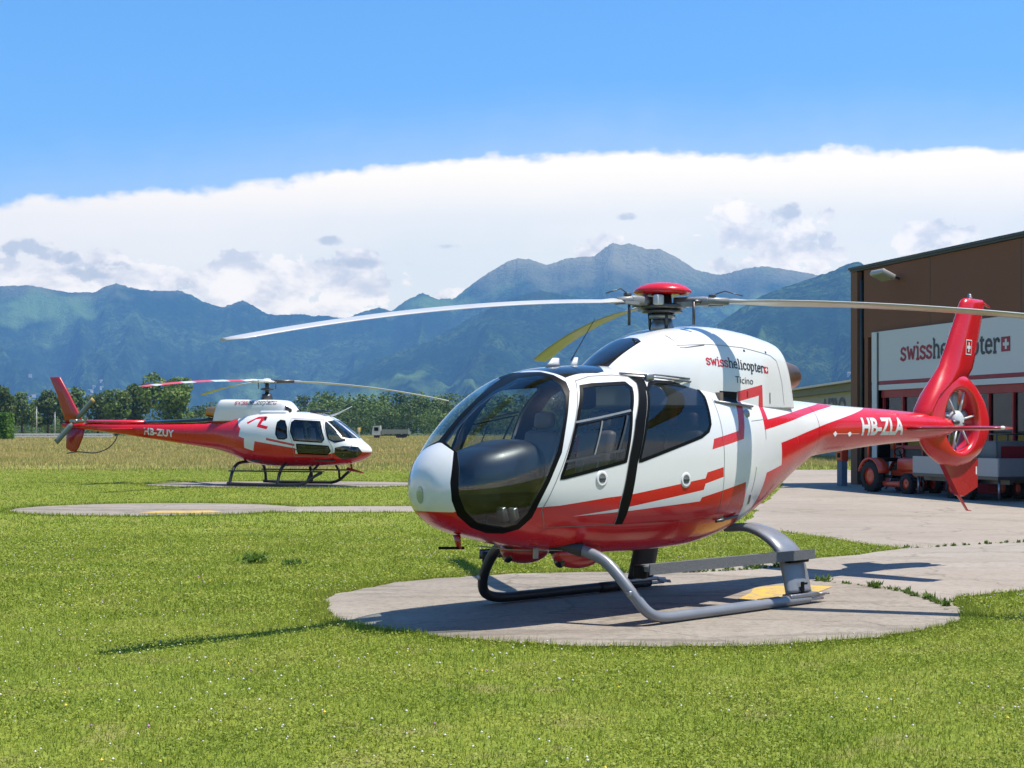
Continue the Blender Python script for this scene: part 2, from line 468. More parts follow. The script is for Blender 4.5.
SLAB = {
 's': (.78, [[(.60,.80),(.50,.94),(.34,1.0),(.18,.94),(.09,.78),(.15,.62),(.34,.52),(.54,.42),(.63,.25),(.55,.08),(.36,0),(.18,.05),(.08,.2)], [(.60,.74),(.60,1.0)], [(.08,.0),(.08,.27)]]),
 'w': (1.12, [[(.12,1),(.33,0)], [(.30,0),(.56,.9)], [(.54,.9),(.79,0)], [(.76,0),(.98,1)], [(0,1),(.27,1)], [(.83,1),(1.1,1)]]),
 'i': (.52, [[(.26,0),(.26,1)], [(.06,0),(.46,0)], [(.06,1),(.26,1)], [(.26,1.24),(.26,1.42)]]),
 'h': (.92, [[(.18,0),(.18,1.5)], [(.18,.75),(.30,.95),(.48,1.0),(.64,.9),(.70,.7),(.70,0)], [(.02,0),(.34,0)], [(.54,0),(.86,0)], [(.02,1.5),(.18,1.5)]]),
 'e': (.82, [[(.12,.54),(.68,.54),(.66,.78),(.52,.97),(.36,1.0),(.18,.88),(.10,.6),(.10,.36),(.20,.1),(.40,0),(.60,.08),(.68,.2)]]),
 'l': (.50, [[(.25,0),(.25,1.5)], [(.05,0),(.45,0)], [(.05,1.5),(.25,1.5)]]),
 'c': (.78, [[(.64,.74),(.56,.94),(.38,1.0),(.18,.86),(.10,.5),(.18,.14),(.38,0),(.56,.06),(.66,.22)], [(.64,.68),(.64,.98)]]),
 'o': (.84, [[(.41,1.0),(.20,.88),(.10,.5),(.20,.12),(.41,0),(.62,.12),(.72,.5),(.62,.88),(.41,1.0)]]),
 'p': (.88, [[(.18,-.5),(.18,1)], [(.18,.8),(.34,.98),(.52,.98),(.70,.8),(.74,.5),(.68,.18),(.50,0),(.32,.03),(.18,.2)], [(.02,-.5),(.36,-.5)], [(.02,1),(.18,1)]]),
 't': (.62, [[(.26,1.3),(.26,.2),(.36,.02),(.50,.02),(.58,.12)], [(.06,1),(.54,1)]]),
 'r': (.70, [[(.20,0),(.20,1)], [(.20,.7),(.34,.94),(.50,1.0),(.62,.95)], [(.04,0),(.38,0)], [(.04,1),(.20,1)], [(.62,.98),(.62,.72)]]),
}
def slab_word(word, w=.17):
    """returns list of (letter index, strips) - every strip a list of left/right point pairs; total width"""
    x = 0; out = []
    for li, ch in enumerate(word):
        adv, strokes = SLAB[ch]
        for st in strokes:
            P = [Vector((x + a, b)) for a, b in st]; rows = []
            closed = (P[0] - P[-1]).length < 1e-6
            for i, p in enumerate(P):
                a = P[i - 1] if i > 0 else (P[-2] if closed else P[0]); b = P[i + 1] if i < len(P) - 1 else (P[1] if closed else P[-1])
                e1 = (p - a).normalized() if (p - a).length > 0 else (b - p).normalized()
                e2 = (b - p).normalized() if (b - p).length > 0 else e1
                nn = Vector((-e1.y, e1.x)) + Vector((-e2.y, e2.x))
                nn = nn.normalized() * min(2 / max(nn.length, .01), 1.7) * (w / 2)
                rows.append((p + nn, p - nn))
            out.append((li, rows))
        x += adv
    return out, x

def swiss_mark(g, place, x0, h, mat, wmat, off=0.):
    """small red square with a cut-in white cross placed at x0 .. x0 + h"""
    sq = lambda a, b, c, d, m, k: g.add([place(a, b, k), place(c, b, k), place(c, d, k), place(a, d, k)], [(0, 1, 2, 3)], m)
    sq(x0, 0, x0 + h, h, mat, .0)
    sq(x0 + h * .42, h * .16, x0 + h * .64, h * .84, wmat, 1.)
    sq(x0 + h * .2, h * .39, x0 + h * .42, h * .61, wmat, 1.); sq(x0 + h * .64, h * .39, x0 + h * .86, h * .61, wmat, 1.)
# ------------------------------------------------------------ camera, light, sky
cam = bpy.data.cameras.new('camera'); co = bpy.data.objects.new('camera', cam); COL.objects.link(co)
co.location = (0, 0, 1.722); co.rotation_euler = (R(90), 0, 0)
cam.sensor_width = 36; cam.lens = 1462 / 1024 * 36; cam.shift_y = (431 - 384) / 1024
cam.clip_start = .1; cam.clip_end = 90000
scene.camera = co
SUNV = Vector((.43, -.07, 1.0)).normalized()
sl = bpy.data.lights.new('sun', 'SUN'); sl.energy = 5.0; sl.angle = R(.53); sl.color = (1, .94, .85)
so = bpy.data.objects.new('sun', sl); COL.objects.link(so)
so.rotation_euler = (-SUNV).to_track_quat('-Z', 'Y').to_euler(); so.location = (20, -20, 60)

world = bpy.data.worlds.new('World'); scene.world = world; world.use_nodes = True
wt = world.node_tree; wt.nodes.clear()
wo = N(wt, 'ShaderNodeOutputWorld')
sky = N(wt, 'ShaderNodeTexSky', sky_type='NISHITA'); sky.sun_disc = False
sky.sun_elevation = math.asin(SUNV.z); sky.sun_rotation = math.atan2(SUNV.x, SUNV.y)
sky.altitude = 200; sky.air_density = 1.0; sky.dust_density = .4; sky.ozone_density = 3.5
hs = N(wt, 'ShaderNodeHueSaturation'); hs.inputs['Saturation'].default_value = 1.30
wt.links.new(sky.outputs[0], hs.inputs['Color'])
bg = N(wt, 'ShaderNodeBackground'); bg.inputs[1].default_value = .120
wt.links.new(hs.outputs[0], bg.inputs[0])
def M_(op, a, b=None, c=None, clamp=False):
    n = N(wt, 'ShaderNodeMath', operation=op, use_clamp=clamp)
    for i, v in enumerate((a, b, c)):
        if v is None: continue
        if isinstance(v, (int, float)): n.inputs[i].default_value = v
        else: wt.links.new(v, n.inputs[i])
    return n.outputs[0]
def ramp_(v, lo, hi, a=0., b=1., smooth=True):
    n = N(wt, 'ShaderNodeMapRange', interpolation_type='SMOOTHSTEP' if smooth else 'LINEAR')
    for i, q in enumerate((v, lo, hi, a, b)):
        if isinstance(q, (int, float)): n.inputs[i].default_value = q
        else: wt.links.new(q, n.inputs[i])
    return n.outputs[0]
tc = N(wt, 'ShaderNodeTexCoord'); sx = N(wt, 'ShaderNodeSeparateXYZ'); wt.links.new(tc.outputs['Generated'], sx.inputs[0])
az = M_('ARCTAN2', sx.outputs[0], sx.outputs[1]); el = M_('ARCSINE', sx.outputs[2])
cv = N(wt, 'ShaderNodeCombineXYZ'); wt.links.new(az, cv.inputs[0]); wt.links.new(el, cv.inputs[1])
def wnoise(scale, sy, det=8, rough=.55, off=0., dist=0.):
    mp = N(wt, 'ShaderNodeMapping'); mp.inputs['Scale'].default_value = (1, sy, 1); mp.inputs['Location'].default_value = (off, off * .7, off)
    wt.links.new(cv.outputs[0], mp.inputs[0])
    n = N(wt, 'ShaderNodeTexNoise'); n.inputs['Scale'].default_value = scale; n.inputs['Detail'].default_value = det
    n.inputs['Roughness'].default_value = rough; n.inputs['Distortion'].default_value = dist
    wt.links.new(mp.outputs[0], n.inputs['Vector']); return n.outputs['Fac']
nA = wnoise(9, 1.2, 9, .55, 2.3); nB = wnoise(30, 1.6, 6, .6, 5.1)
# upper edge of the cloud bank over the mountains
d = M_('SUBTRACT', az, .12); d2 = M_('MULTIPLY', M_('MULTIPLY', d, d), -.22); d2 = M_('MAXIMUM', d2, -.09)
edge = M_('ADD', M_('ADD', d2, .190), M_('ADD', M_('MULTIPLY', M_('SUBTRACT', nA, .5), .022), M_('MULTIPLY', M_('SUBTRACT', nB, .5), .020)))
bank = ramp_(M_('SUBTRACT', edge, el), -.001, .007)
# thin veil above the bank
veil = M_('MULTIPLY', ramp_(M_('SUBTRACT', M_('ADD', edge, .03), el), -.02, .06), .22)
# heaped cumulus and small grey shreds in front of the bank, each at its own bearing and height
nC = wnoise(16, 1.3, 10, .6, 9.4, .3); nF = wnoise(55, 1.4, 8, .62, 4.4, .2); nE = wnoise(34, 1.5, 9, .62, 3.7, .25)
def PXA(px, py): return math.atan((px - 512) / 1462), math.atan((431 - py) / 1462 * math.cos(math.atan((px - 512) / 1462)))
def puff(px, py, w, h, rag=1.3, lo=.0, hi=.28, soft=0):
    a0, e0 = PXA(px, py); w /= 1462; h /= 1462
    u = M_('MULTIPLY', M_('SUBTRACT', az, a0), 1 / w); v = M_('MULTIPLY', M_('SUBTRACT', el, e0), 1 / h)
    q = M_('SUBTRACT', 1., M_('ADD', M_('MULTIPLY', u, u), M_('MULTIPLY', v, v)))
    n = M_('MULTIPLY', M_('ADD', M_('MULTIPLY', M_('SUBTRACT', nC, .5), 3.0), M_('MULTIPLY', M_('SUBTRACT', nF, .5), 3.2)), rag)
    return ramp_(M_('ADD', q, n), lo, hi)
def union(L):
    r = L[0]
    for x in L[1:]: r = M_('MAXIMUM', r, x)
    return r
cum = union([puff(255, 285, 75, 32), puff(350, 285, 60, 30), puff(770, 248, 75, 40), (puff(735, 225, 32, 26)), puff(930, 235, 50, 20), puff(90, 285, 110, 30), puff(600, 250, 30, 16), puff(450, 297, 28, 9),
             puff(1150, 250, 90, 35), puff(1400, 240, 160, 50), puff(-150, 265, 120, 35), puff(-420, 250, 160, 45)])
grey_ = union([puff(330, 241, 16, 5, 1.1, 0, 1.1), puff(782, 213, 26, 9, 1.1, 0, 1.1), puff(20, 247, 34, 9, 2.2, 0, 1.2), puff(58, 259, 24, 8, 2.0, 0, 1.2), puff(95, 270, 36, 9, 2.2, 0, 1.3), puff(445, 246, 14, 3, 1.4, 0, 1.4), puff(365, 264, 42, 5, 1.6, 0, 1.8), puff(625, 217, 10, 4, 1.2, 0, 1.4), puff(420, 300, 40, 6, 2., 0, 1.4)])
c1 = N(wt, 'ShaderNodeMix', data_type='RGBA'); c1.inputs[6].default_value = (.98, .88, .61, 1); c1.inputs[7].default_value = (1.12, .97, .65, 1)
wt.links.new(ramp_(wnoise(5, 3.0, 7, .55, 1.9), .35, .7), c1.inputs[0])                      # soft veil of the bank
up = ramp_(M_('SUBTRACT', edge, el), .0, .075, 1., 0.)
c2 = N(wt, 'ShaderNodeMix', data_type='RGBA'); c2.inputs[7].default_value = (1.28, 1.04, .66, 1)
wt.links.new(c1.outputs[2], c2.inputs[6]); wt.links.new(M_('MULTIPLY', up, .9), c2.inputs[0])
c3 = N(wt, 'ShaderNodeMix', data_type='RGBA'); c3.inputs[6].default_value = (.72, .61, .45, 1); c3.inputs[7].default_value = (1.42, 1.15, .76, 1)
wt.links.new(ramp_(nE, .34, .62), c3.inputs[0])
c4 = N(wt, 'ShaderNodeMix', data_type='RGBA'); wt.links.new(c2.outputs[2], c4.inputs[6]); wt.links.new(c3.outputs[2], c4.inputs[7]); wt.links.new(M_('MULTIPLY', cum, .8), c4.inputs[0])
c5 = N(wt, 'ShaderNodeMix', data_type='RGBA'); c5.inputs[7].default_value = (.56, .49, .35, 1); wt.links.new(c4.outputs[2], c5.inputs[6]); wt.links.new(M_('MULTIPLY', grey_, .75), c5.inputs[0])
bc = N(wt, 'ShaderNodeBackground'); bc.inputs[1].default_value = 1.0; wt.links.new(c5.outputs[2], bc.inputs[0])
ms = N(wt, 'ShaderNodeMixShader')
wt.links.new(M_('MAXIMUM', M_('MULTIPLY', bank, .97), veil, clamp=True), ms.inputs[0]); wt.links.new(bg.outputs[0], ms.inputs[1]); wt.links.new(bc.outputs[0], ms.inputs[2])
wt.links.new(ms.outputs[0], wo.inputs[0])

vs = scene.view_settings; vs.view_transform = 'Standard'; vs.look = 'None'; vs.exposure = .9; vs.gamma = 1; vs.use_curve_mapping = False
scene.render.engine = 'CYCLES'
cy = scene.cycles; cy.use_denoising = True; cy.max_bounces = 8; cy.transparent_max_bounces = 16; cy.volume_bounces = 0
cy.caustics_reflective = False; cy.caustics_refractive = False; cy.sample_clamp_indirect = 6

# ------------------------------------------------------------ ground
def gz(Y): return np.interp(Y, [-1e9, 22, 43, 1e9], [0, 0, .12, .12])
def gz1(Y): return float(gz(Y))

def sheet(name, poly, lift, mat, **tags):
    bm = bmesh.new()
    T = tessellate_polygon([[Vector((p[0], p[1], 0)) for p in poly]])
    vs_ = [bm.verts.new((p[0], p[1], 0)) for p in poly]
    for t in T: bm.faces.new([vs_[i] for i in t])
    for Y in (22, 43): bmesh.ops.bisect_plane(bm, geom=bm.verts[:] + bm.edges[:] + bm.faces[:], plane_co=(0, Y, 0), plane_no=(0, 1, 0))
    for v in bm.verts: v.co.z = gz1(v.co.y) + lift
    bm.normal_update()
    for f in bm.faces:
        if f.normal.z < 0: f.normal_flip()
    me = bpy.data.meshes.new(name); bm.to_mesh(me); bm.free(); me.materials.append(mat)
    return link(name, me, None, **tags)

m, nt, out = newmat('grass_field')
b = N(nt, 'ShaderNodeBsdfPrincipled'); b.inputs['Roughness'].default_value = .95; b.inputs['Specular IOR Level'].default_value = .1
g_ = N(nt, 'ShaderNodeNewGeometry'); sp = N(nt, 'ShaderNodeSeparateXYZ'); nt.links.new(g_.outputs['Position'], sp.inputs[0])
def gn(scale, det=5, rough=.6, sy=1.):
    mp = N(nt, 'ShaderNodeMapping'); mp.inputs['Scale'].default_value = (1, sy, 1); nt.links.new(g_.outputs['Position'], mp.inputs[0])
    n = N(nt, 'ShaderNodeTexNoise'); n.inputs['Scale'].default_value = scale; n.inputs['Detail'].default_value = det; n.inputs['Roughness'].default_value = rough
    nt.links.new(mp.outputs[0], n.inputs['Vector']); return n.outputs['Fac']
def gmix(f, a, b_):
    x = N(nt, 'ShaderNodeMix', data_type='RGBA')
    for i, v in ((0, f), (6, a), (7, b_)):
        if isinstance(v, (tuple, float)): x.inputs[i].default_value = (*lvl(v), 1) if isinstance(v, tuple) else v
        else: nt.links.new(v, x.inputs[i])
    return x.outputs[2]
def gr(v, lo, hi):
    x = N(nt, 'ShaderNodeMapRange'); x.inputs[1].default_value = lo; x.inputs[2].default_value = hi; nt.links.new(v, x.inputs[0]); return x.outputs[0]
lawn = gmix(gr(gn(.45), .35, .65), (.215, .275, .034), (.29, .325, .050))
lawn = gmix(gr(gn(9), .45, .75), lawn, (.085, .135, .02))
lawn = gmix(gr(gn(1.6, 4), .56, .70), lawn, (.33, .29, .11))
mead = gmix(gr(gn(.05, 5, .6, .35), .35, .65), (.36, .31, .085), (.46, .34, .12))
mead = gmix(gr(gn(.12, 6, .7, .5), .46, .60), mead, (.22, .28, .055))
jit = N(nt, 'ShaderNodeMath', operation='MULTIPLY_ADD'); jit.inputs[1].default_value = 22.; nt.links.new(gn(.06), jit.inputs[0]); nt.links.new(sp.outputs[1], jit.inputs[2])
allc = gmix(gr(jit.outputs[0], 62., 92.), lawn, mead)
far = gmix(gr(gn(.0025), .4, .6), (.05, .085, .03), (.10, .12, .045))
allc = gmix(gr(sp.outputs[1], 480., 520.), allc, far)
nt.links.new(allc, b.inputs['Base Color'])
bp = N(nt, 'ShaderNodeBump'); bp.inputs['Strength'].default_value = .6; bp.inputs['Distance'].default_value = .05
nt.links.new(gn(30, 4), bp.inputs['Height']); nt.links.new(bp.outputs[0], b.inputs['Normal']); nt.links.new(b.outputs[0], out.inputs[0])
ys = [-4000, -2000, -200, 0, 22, 43, 120, 400, 1200, 4000, 11000]; xs = [-10300, -3000, -300, 0, 300, 3000, 10300]
V = [(x, y, gz1(y)) for y in ys for x in xs]; nx = len(xs)
F = [(j * nx + i, j * nx + i + 1, (j + 1) * nx + i + 1, (j + 1) * nx + i) for j in range(len(ys) - 1) for i in range(nx - 1)]
fast_mesh('ground', V, F, MATS['grass_field'], kind='structure')

def blob(cx, cy_, rx, ry, n=72, amp=.03, seed=0):
    P = []
    for k in range(n):
        t = 2 * math.pi * k / n; q = 1 + amp * (noise.noise(Vector((math.cos(t) * 3 + seed, math.sin(t) * 3, seed))) + .7 * noise.noise(Vector((math.cos(t) * 14, math.sin(t) * 14, seed))))
        P.append((cx + rx * q * math.cos(t), cy_ + ry * q * math.sin(t)))
    return P
def rough_edge(P, amp=.08, step=.35, seed=0):
    out_ = []
    for i in range(len(P)):
        a, b_ = Vector(P[i]), Vector(P[(i + 1) % len(P)]); L = (b_ - a).length; n = max(1, int(L / step)) if L < 40 else 1
        nn = Vector((-(b_ - a).y, (b_ - a).x)).normalized()
        for k in range(n):
            p = a.lerp(b_, k / n)
            if n > 1: p = p + nn * amp * noise.noise(Vector((p.x * 2, p.y * 2, seed))) * 2
            out_.append((p.x, p.y))
    return out_
PAD = blob(1.26, 14.62, 3.12, 3.05, 150, .03, 1)
PATH = rough_edge([(1.6, 17.3), (2.5, 18.1), (3.4, 18.95), (4.75, 20.2), (5.7, 21.25), (8.0, 22.6), (12, 24.5), (12, 19.5), (5.75, 15.9), (4.55, 15.0), (4.1, 13.9), (2.5, 14.5)], .05, .35, 3)
APRON = rough_edge([(4.0, 25.6), (4.9, 23.9), (5.45, 21.9), (5.8, 21.32), (8.1, 22.65), (12, 24.8), (20, 27), (40, 27), (40, 60), (9.5, 60), (8.3, 44.5), (6.6, 37)], .06, .5, 5)
PAD2 = blob(-7.6, 31.1, 3.0, 2.3, 80, .02, 7)
PATH2 = rough_edge([(-5.2, 32.1), (3.6, 32.6), (6.2, 33.5), (6.0, 30.9), (3.6, 30.3), (-5.4, 30.0)], .08, .5, 9)
PAD3 = blob(-6.6, 43.8, 4.4, 2.6, 80, .02, 11)
PATH3 = rough_edge([(-3.4, 45.2), (8.0, 46.2), (8.0, 43.5), (-3.4, 42.6)], .08, .5, 13)
conc = ground_mat('pad_concrete', (.29, .25, .20), (.37, .325, .265), (.18, .155, .125), .7, 16, .9, .35, crack=True, stain=.7)
conc2 = ground_mat('path_concrete', (.34, .295, .24), (.40, .35, .295), (.25, .215, .175), .5, 12, .9, .25, crack=True, stain=.35)
asph = ground_mat('apron_asphalt', (.34, .29, .235), (.40, .345, .285), (.27, .23, .185), .25, 9, .9, .2, crack=True, stain=.3)
ypaint, nty, outy = newmat('worn_yellow_paint')
by = N(nty, 'ShaderNodeBsdfPrincipled'); by.inputs['Roughness'].default_value = .8
gy = N(nty, 'ShaderNodeNewGeometry'); ny = N(nty, 'ShaderNodeTexNoise'); ny.inputs['Scale'].default_value = 9; ny.inputs['Detail'].default_value = 8; ny.inputs['Roughness'].default_value = .7
nty.links.new(gy.outputs['Position'], ny.inputs['Vector'])
ry = N(nty, 'ShaderNodeMapRange'); ry.inputs[1].default_value = .42; ry.inputs[2].default_value = .62; nty.links.new(ny.outputs['Fac'], ry.inputs[0])
my = N(nty, 'ShaderNodeMix', data_type='RGBA'); my.inputs[6].default_value = (.50, .32, .03, 1); my.inputs[7].default_value = (.27, .21, .12, 1)
nty.links.new(ry.outputs[0], my.inputs[0]); nty.links.new(my.outputs[2], by.inputs['Base Color']); nty.links.new(by.outputs[0], outy.inputs[0])
sheet('apron', APRON, .008, asph, kind='structure')
sheet('concrete_path', PATH, .014, conc2, kind='structure')
sheet('landing_pad', PAD, .020, conc, kind='structure')
sheet('landing_pad', PAD2, .010, conc, kind='structure')
sheet('concrete_path', PATH2, .006, conc2, kind='structure')
sheet('landing_pad', PAD3, .010, conc, kind='structure')
sheet('concrete_path', PATH3, .006, conc2, kind='structure')
# worn yellow centre marks of the pads
YM = [(2.2, 14.75), (2.76, 15.93), (3.2, 16.25), (3.5, 15.93), (3.12, 15.1), (2.68, 14.6)]
sheet('yellow_pad_marking', rough_edge(YM, .05, .15, 4), .025, ypaint, kind='structure')
sheet('yellow_pad_marking', rough_edge([(-7.6, 29.7), (-6.5, 29.6), (-5.9, 30.0), (-6.3, 30.5), (-7.3, 30.4)], .05, .3, 4), .015, ypaint, kind='structure')
PAVED = [PAD, PATH, APRON, PAD2, PATH2, PAD3, PATH3]

# ------------------------------------------------------------ grass
def scatter(n, y0, y1, margin, power):
    u = RNG.random(int(n * 1.6))
    y = (y0 ** power + u * (y1 ** power - y0 ** power)) ** (1 / power)
    hw = y * .36 + margin; x = (RNG.random(len(y)) * 2 - 1) * hw
    return x, y
def keep_off(x, y, grow=0.):
    k = np.ones(len(x), bool)
    for P in PAVED: k &= ~inpoly(x, y, P)
    return k
def blades(x, y, h, w, lean=.5, base=None):
    n = len(x); a = RNG.random(n) * 2 * np.pi; la = RNG.random(n) * 2 * np.pi; ll = h * lean * RNG.random(n)
    z = gz(y) if base is None else base
    V = np.zeros((n, 3, 3)); dx, dy = np.cos(a) * w / 2, np.sin(a) * w / 2
    V[:, 0] = np.stack([x - dx, y - dy, z - .003], 1); V[:, 1] = np.stack([x + dx, y + dy, z - .003], 1)
    V[:, 2] = np.stack([x + np.cos(la) * ll, y + np.sin(la) * ll, z + h * (1 - .3 * (ll / (h + 1e-9)) ** 2)], 1)
    F = np.arange(n * 3).reshape(n, 3); return V.reshape(-1, 3), F
grassm = leaf_mat('grass_blades', [(.20, .265, .026), (.275, .35, .036), (.36, .42, .055), (.48, .44, .13)], .9, .35, 35.)
parts_v = []; parts_f = []; off = 0
for (n, y0, y1, mg, pw, h0, h1, w0) in [(330000, 5.2, 13.5, 3.6, 1.2, .018, .062, .0065), (250000, 13.5, 24, 4.2, 1.1, .022, .068, .011), (250000, 24, 62, 7, .8, .022, .06, .020)]:
    x, y = scatter(n, y0, y1, mg, pw); k = keep_off(x, y); x, y = x[k][:n], y[k][:n]
    cl = np.array([noise.noise(Vector((a * 1.3, b_ * 1.3, 0))) for a, b_ in zip(x[::1], y[::1])]) if False else (np.sin(x * 2.1 + np.sin(y * 1.7) * 2) * np.cos(y * 1.9 + np.sin(x * 1.1)))
    h = h0 + (h1 - h0) * RNG.random(len(x)) ** 1.4 * (1 + .35 * cl)
    V, F = blades(x, y, h, w0 * (.6 + .8 * RNG.random(len(x))), 1.5)
    parts_v.append(V); parts_f.append(F + off); off += len(V)
# small clover leaves lying in the sward
for (n, y0, y1, sz) in ((260000, 5.2, 14, .0075), (160000, 14, 26, .012)):
    x, y = scatter(n, y0, y1, 3.6, 1.1); k = keep_off(x, y); x, y = x[k][:n], y[k][:n]; n_ = len(x)
    k = (np.sin(x * 2.7 + np.sin(y * 2.1) * 1.5) * np.cos(y * 2.3 + np.sin(x * 1.4))) + RNG.normal(size=n_) * .5 > -.1; x, y = x[k], y[k]; n_ = len(x)
    c = np.stack([x, y, gz(y) + .012 + .035 * RNG.random(n_)], 1); a = RNG.normal(size=(n_, 3)) * .45 + np.array([0, 0, 1.]); a /= np.linalg.norm(a, axis=1)[:, None]
    t = np.cross(a, RNG.normal(size=(n_, 3))); t /= np.linalg.norm(t, axis=1)[:, None]; b_ = np.cross(a, t); s_ = sz * (.5 + RNG.random(n_))[:, None]
    q = np.stack([c - t * s_, c + b_ * s_, c + t * s_, c - b_ * s_], 1); V = q[:, [0, 1, 2, 0, 2, 3]].reshape(-1, 3)
    parts_v.append(V); parts_f.append(np.arange(len(V)).reshape(-1, 3) + off); off += len(V)
# taller fringe along the rims of the paving
def rim(P, n, spread=.14):
    P = np.array(P); Q = np.roll(P, -1, 0); L = np.hypot(*(Q - P).T); c = np.cumsum(L) / L.sum()
    u = RNG.random(n); i = np.searchsorted(c, u).clip(0, len(P) - 1); t = RNG.random(n)
    p = P[i] + (Q[i] - P[i]) * t[:, None] + RNG.normal(size=(n, 2)) * spread
    return p[:, 0], p[:, 1]
for P, n, hh, ww in ((PAD, 26000, .09, .008), (PATH, 9000, .09, .009), (PAD2, 9000, .09, .02), (PATH2, 9000, .08, .02), (PAD3, 9000, .08, .025), (APRON[:60], 6000, .09, .014)):
    x, y = rim(P, n); k = keep_off(x, y) & (y < 60) & (x < 14); x, y = x[k], y[k]
    V, F = blades(x, y, hh * (.35 + .75 * RNG.random(len(x)) ** 2), ww, .7); parts_v.append(V); parts_f.append(F + off); off += len(V)
fast_mesh('short_grass', np.concatenate(parts_v), np.concatenate(parts_f), grassm, kind='stuff', label='short green mown grass around the helicopters', category='grass')
# weeds in the joints
def leaf_tufts(name, spots, rr, hh, n, mat, lw=.02, **tags):
    Vs, Fs, o = [], [], 0
    for (cx, cy_, k) in spots:
        m_ = int(n * k); x = cx + RNG.normal(size=m_) * rr * k; y = cy_ + RNG.normal(size=m_) * rr * k
        z = gz1(cy_) + RNG.random(m_) * hh * k * .7; h = hh * k * (.3 + .5 * RNG.random(m_)); V, F = blades(x, y, h, lw * (.5 + RNG.random(m_)), 1.2, z)
        Vs.append(V); Fs.append(F + o); o += len(V)
    return fast_mesh(name, np.concatenate(Vs), np.concatenate(Fs), mat, **tags)
weedm = leaf_mat('weed_leaves', [(.07, .14, .02), (.14, .24, .035), (.20, .28, .06)], 6, .35, 60)
J = []
for t in np.linspace(0, 1, 46):
    a = math.atan2(17.1 - 14.62, 3.45 - 1.17) * (1 - t) + math.atan2(13.75 - 14.62, 4.1 - 1.17) * t; rr = 3.06
    J.append((1.17 + rr * math.cos(a) + random.uniform(-.05, .05), 14.62 + rr * math.sin(a) + random.uniform(-.05, .05), random.uniform(.1, .65) ** 1.5 + .06))
for t in np.linspace(0, 1, 60):
    J.append((5.75 + 5 * t + random.uniform(-.08, .08), 21.3 + 2.75 * t + random.uniform(-.06, .06), random.uniform(.12, .4)))
for t in np.linspace(0, 1, 26):
    J.append((1.3 + 2.2 * t, 17.55 + .9 * t * t, random.uniform(.2, .6)))
leaf_tufts('weeds', J, .045, .16, 90, weedm, .022, kind='stuff', label='weeds growing in the joint between pad and path', category='weeds')
for (px_, py_, k_, lb) in [(-3.35, 19.0, 1.5, 'dark broad-leaved weed clump standing in the lawn left of the landing pad'), (-2.8, 18.6, 1.0, 'small upright weed tuft in the lawn, nearer the pad than the larger clump')]:
    leaf_tufts('weed_clump', [(px_, py_, k_)], .055, .085, 150, weedm, .04, label=lb, category='weed')
# clover heads, a few yellow and mauve flowers
def dots(name, n, mat, r0, r1, zlo, zhi, ymax=26, **tags):
    x, y = scatter(n, 6.3, ymax, 1.5, 1.0); k = keep_off(x, y) & (noise_mask(x, y) > -.25); x, y = x[k][:n], y[k][:n]; n = len(x)
    r = r0 + (r1 - r0) * RNG.random(n); z = gz(y) + zlo + (zhi - zlo) * RNG.random(n)
    O = np.array([(1, 0, 0), (-1, 0, 0), (0, 1, 0), (0, -1, 0), (0, 0, 1), (0, 0, -1)]); T = np.array([(0, 2, 4), (2, 1, 4), (1, 3, 4), (3, 0, 4), (2, 0, 5), (1, 2, 5), (3, 1, 5), (0, 3, 5)])
    V = np.stack([x, y, z], 1)[:, None, :] + O[None] * r[:, None, None]; F = (np.arange(n) * 6)[:, None, None] + T[None]
    return fast_mesh(name, V.reshape(-1, 3), F.reshape(-1, 3), mat, **tags)
def noise_mask(x, y): return np.sin(x * 1.3 + 1.7 * np.sin(y * .8)) * np.cos(y * 1.1 + np.sin(x * .9))
dots('clover_flowers', 1300, principled('clover_white', (.72, .70, .62), .8), .005, .009, .03, .07, kind='stuff', label='white clover heads dotted through the grass', category='flowers')
dots('yellow_flowers', 130, principled('flower_yellow', (.8, .6, .04), .7), .007, .012, .04, .08, kind='stuff', label='small yellow flowers dotted through the grass', category='flowers')
dots('mauve_flowers', 60, principled('flower_mauve', (.42, .18, .35), .7), .008, .013, .04, .08, kind='stuff', label='mauve clover heads dotted through the grass', category='flowers')
# dry meadow beyond the mown strip
meadm = leaf_mat('meadow_blades', [(.25, .30, .06), (.44, .39, .12), (.60, .47, .18), (.64, .45, .25)], .12, .3, 3.)
Vs, Fs, o = [], [], 0
for (n, y0, y1, h, w) in [(120000, 58, 110, .20, .04), (90000, 110, 220, .28, .10), (50000, 220, 430, .4, .25)]:
    x, y = scatter(n, y0, y1, 10, 1.2); k = keep_off(x, y) & ~((x > 9.5) & (y < 47)); x, y = x[k][:n], y[k][:n]
    ed = 60 + 5 * np.sin(x * .21) + 3 * np.sin(x * .9) + RNG.normal(size=len(x)) * 7; k = y > ed; x, y = x[k], y[k]
    V, F = blades(x, y, h * (.5 + .6 * RNG.random(len(x))), w * (.6 + .8 * RNG.random(len(x))), .5); Vs.append(V); Fs.append(F + o); o += len(V)
fast_mesh('dry_meadow', np.concatenate(Vs), np.concatenate(Fs), meadm, kind='stuff', label='tall straw-coloured meadow grass of the airfield', category='grass')

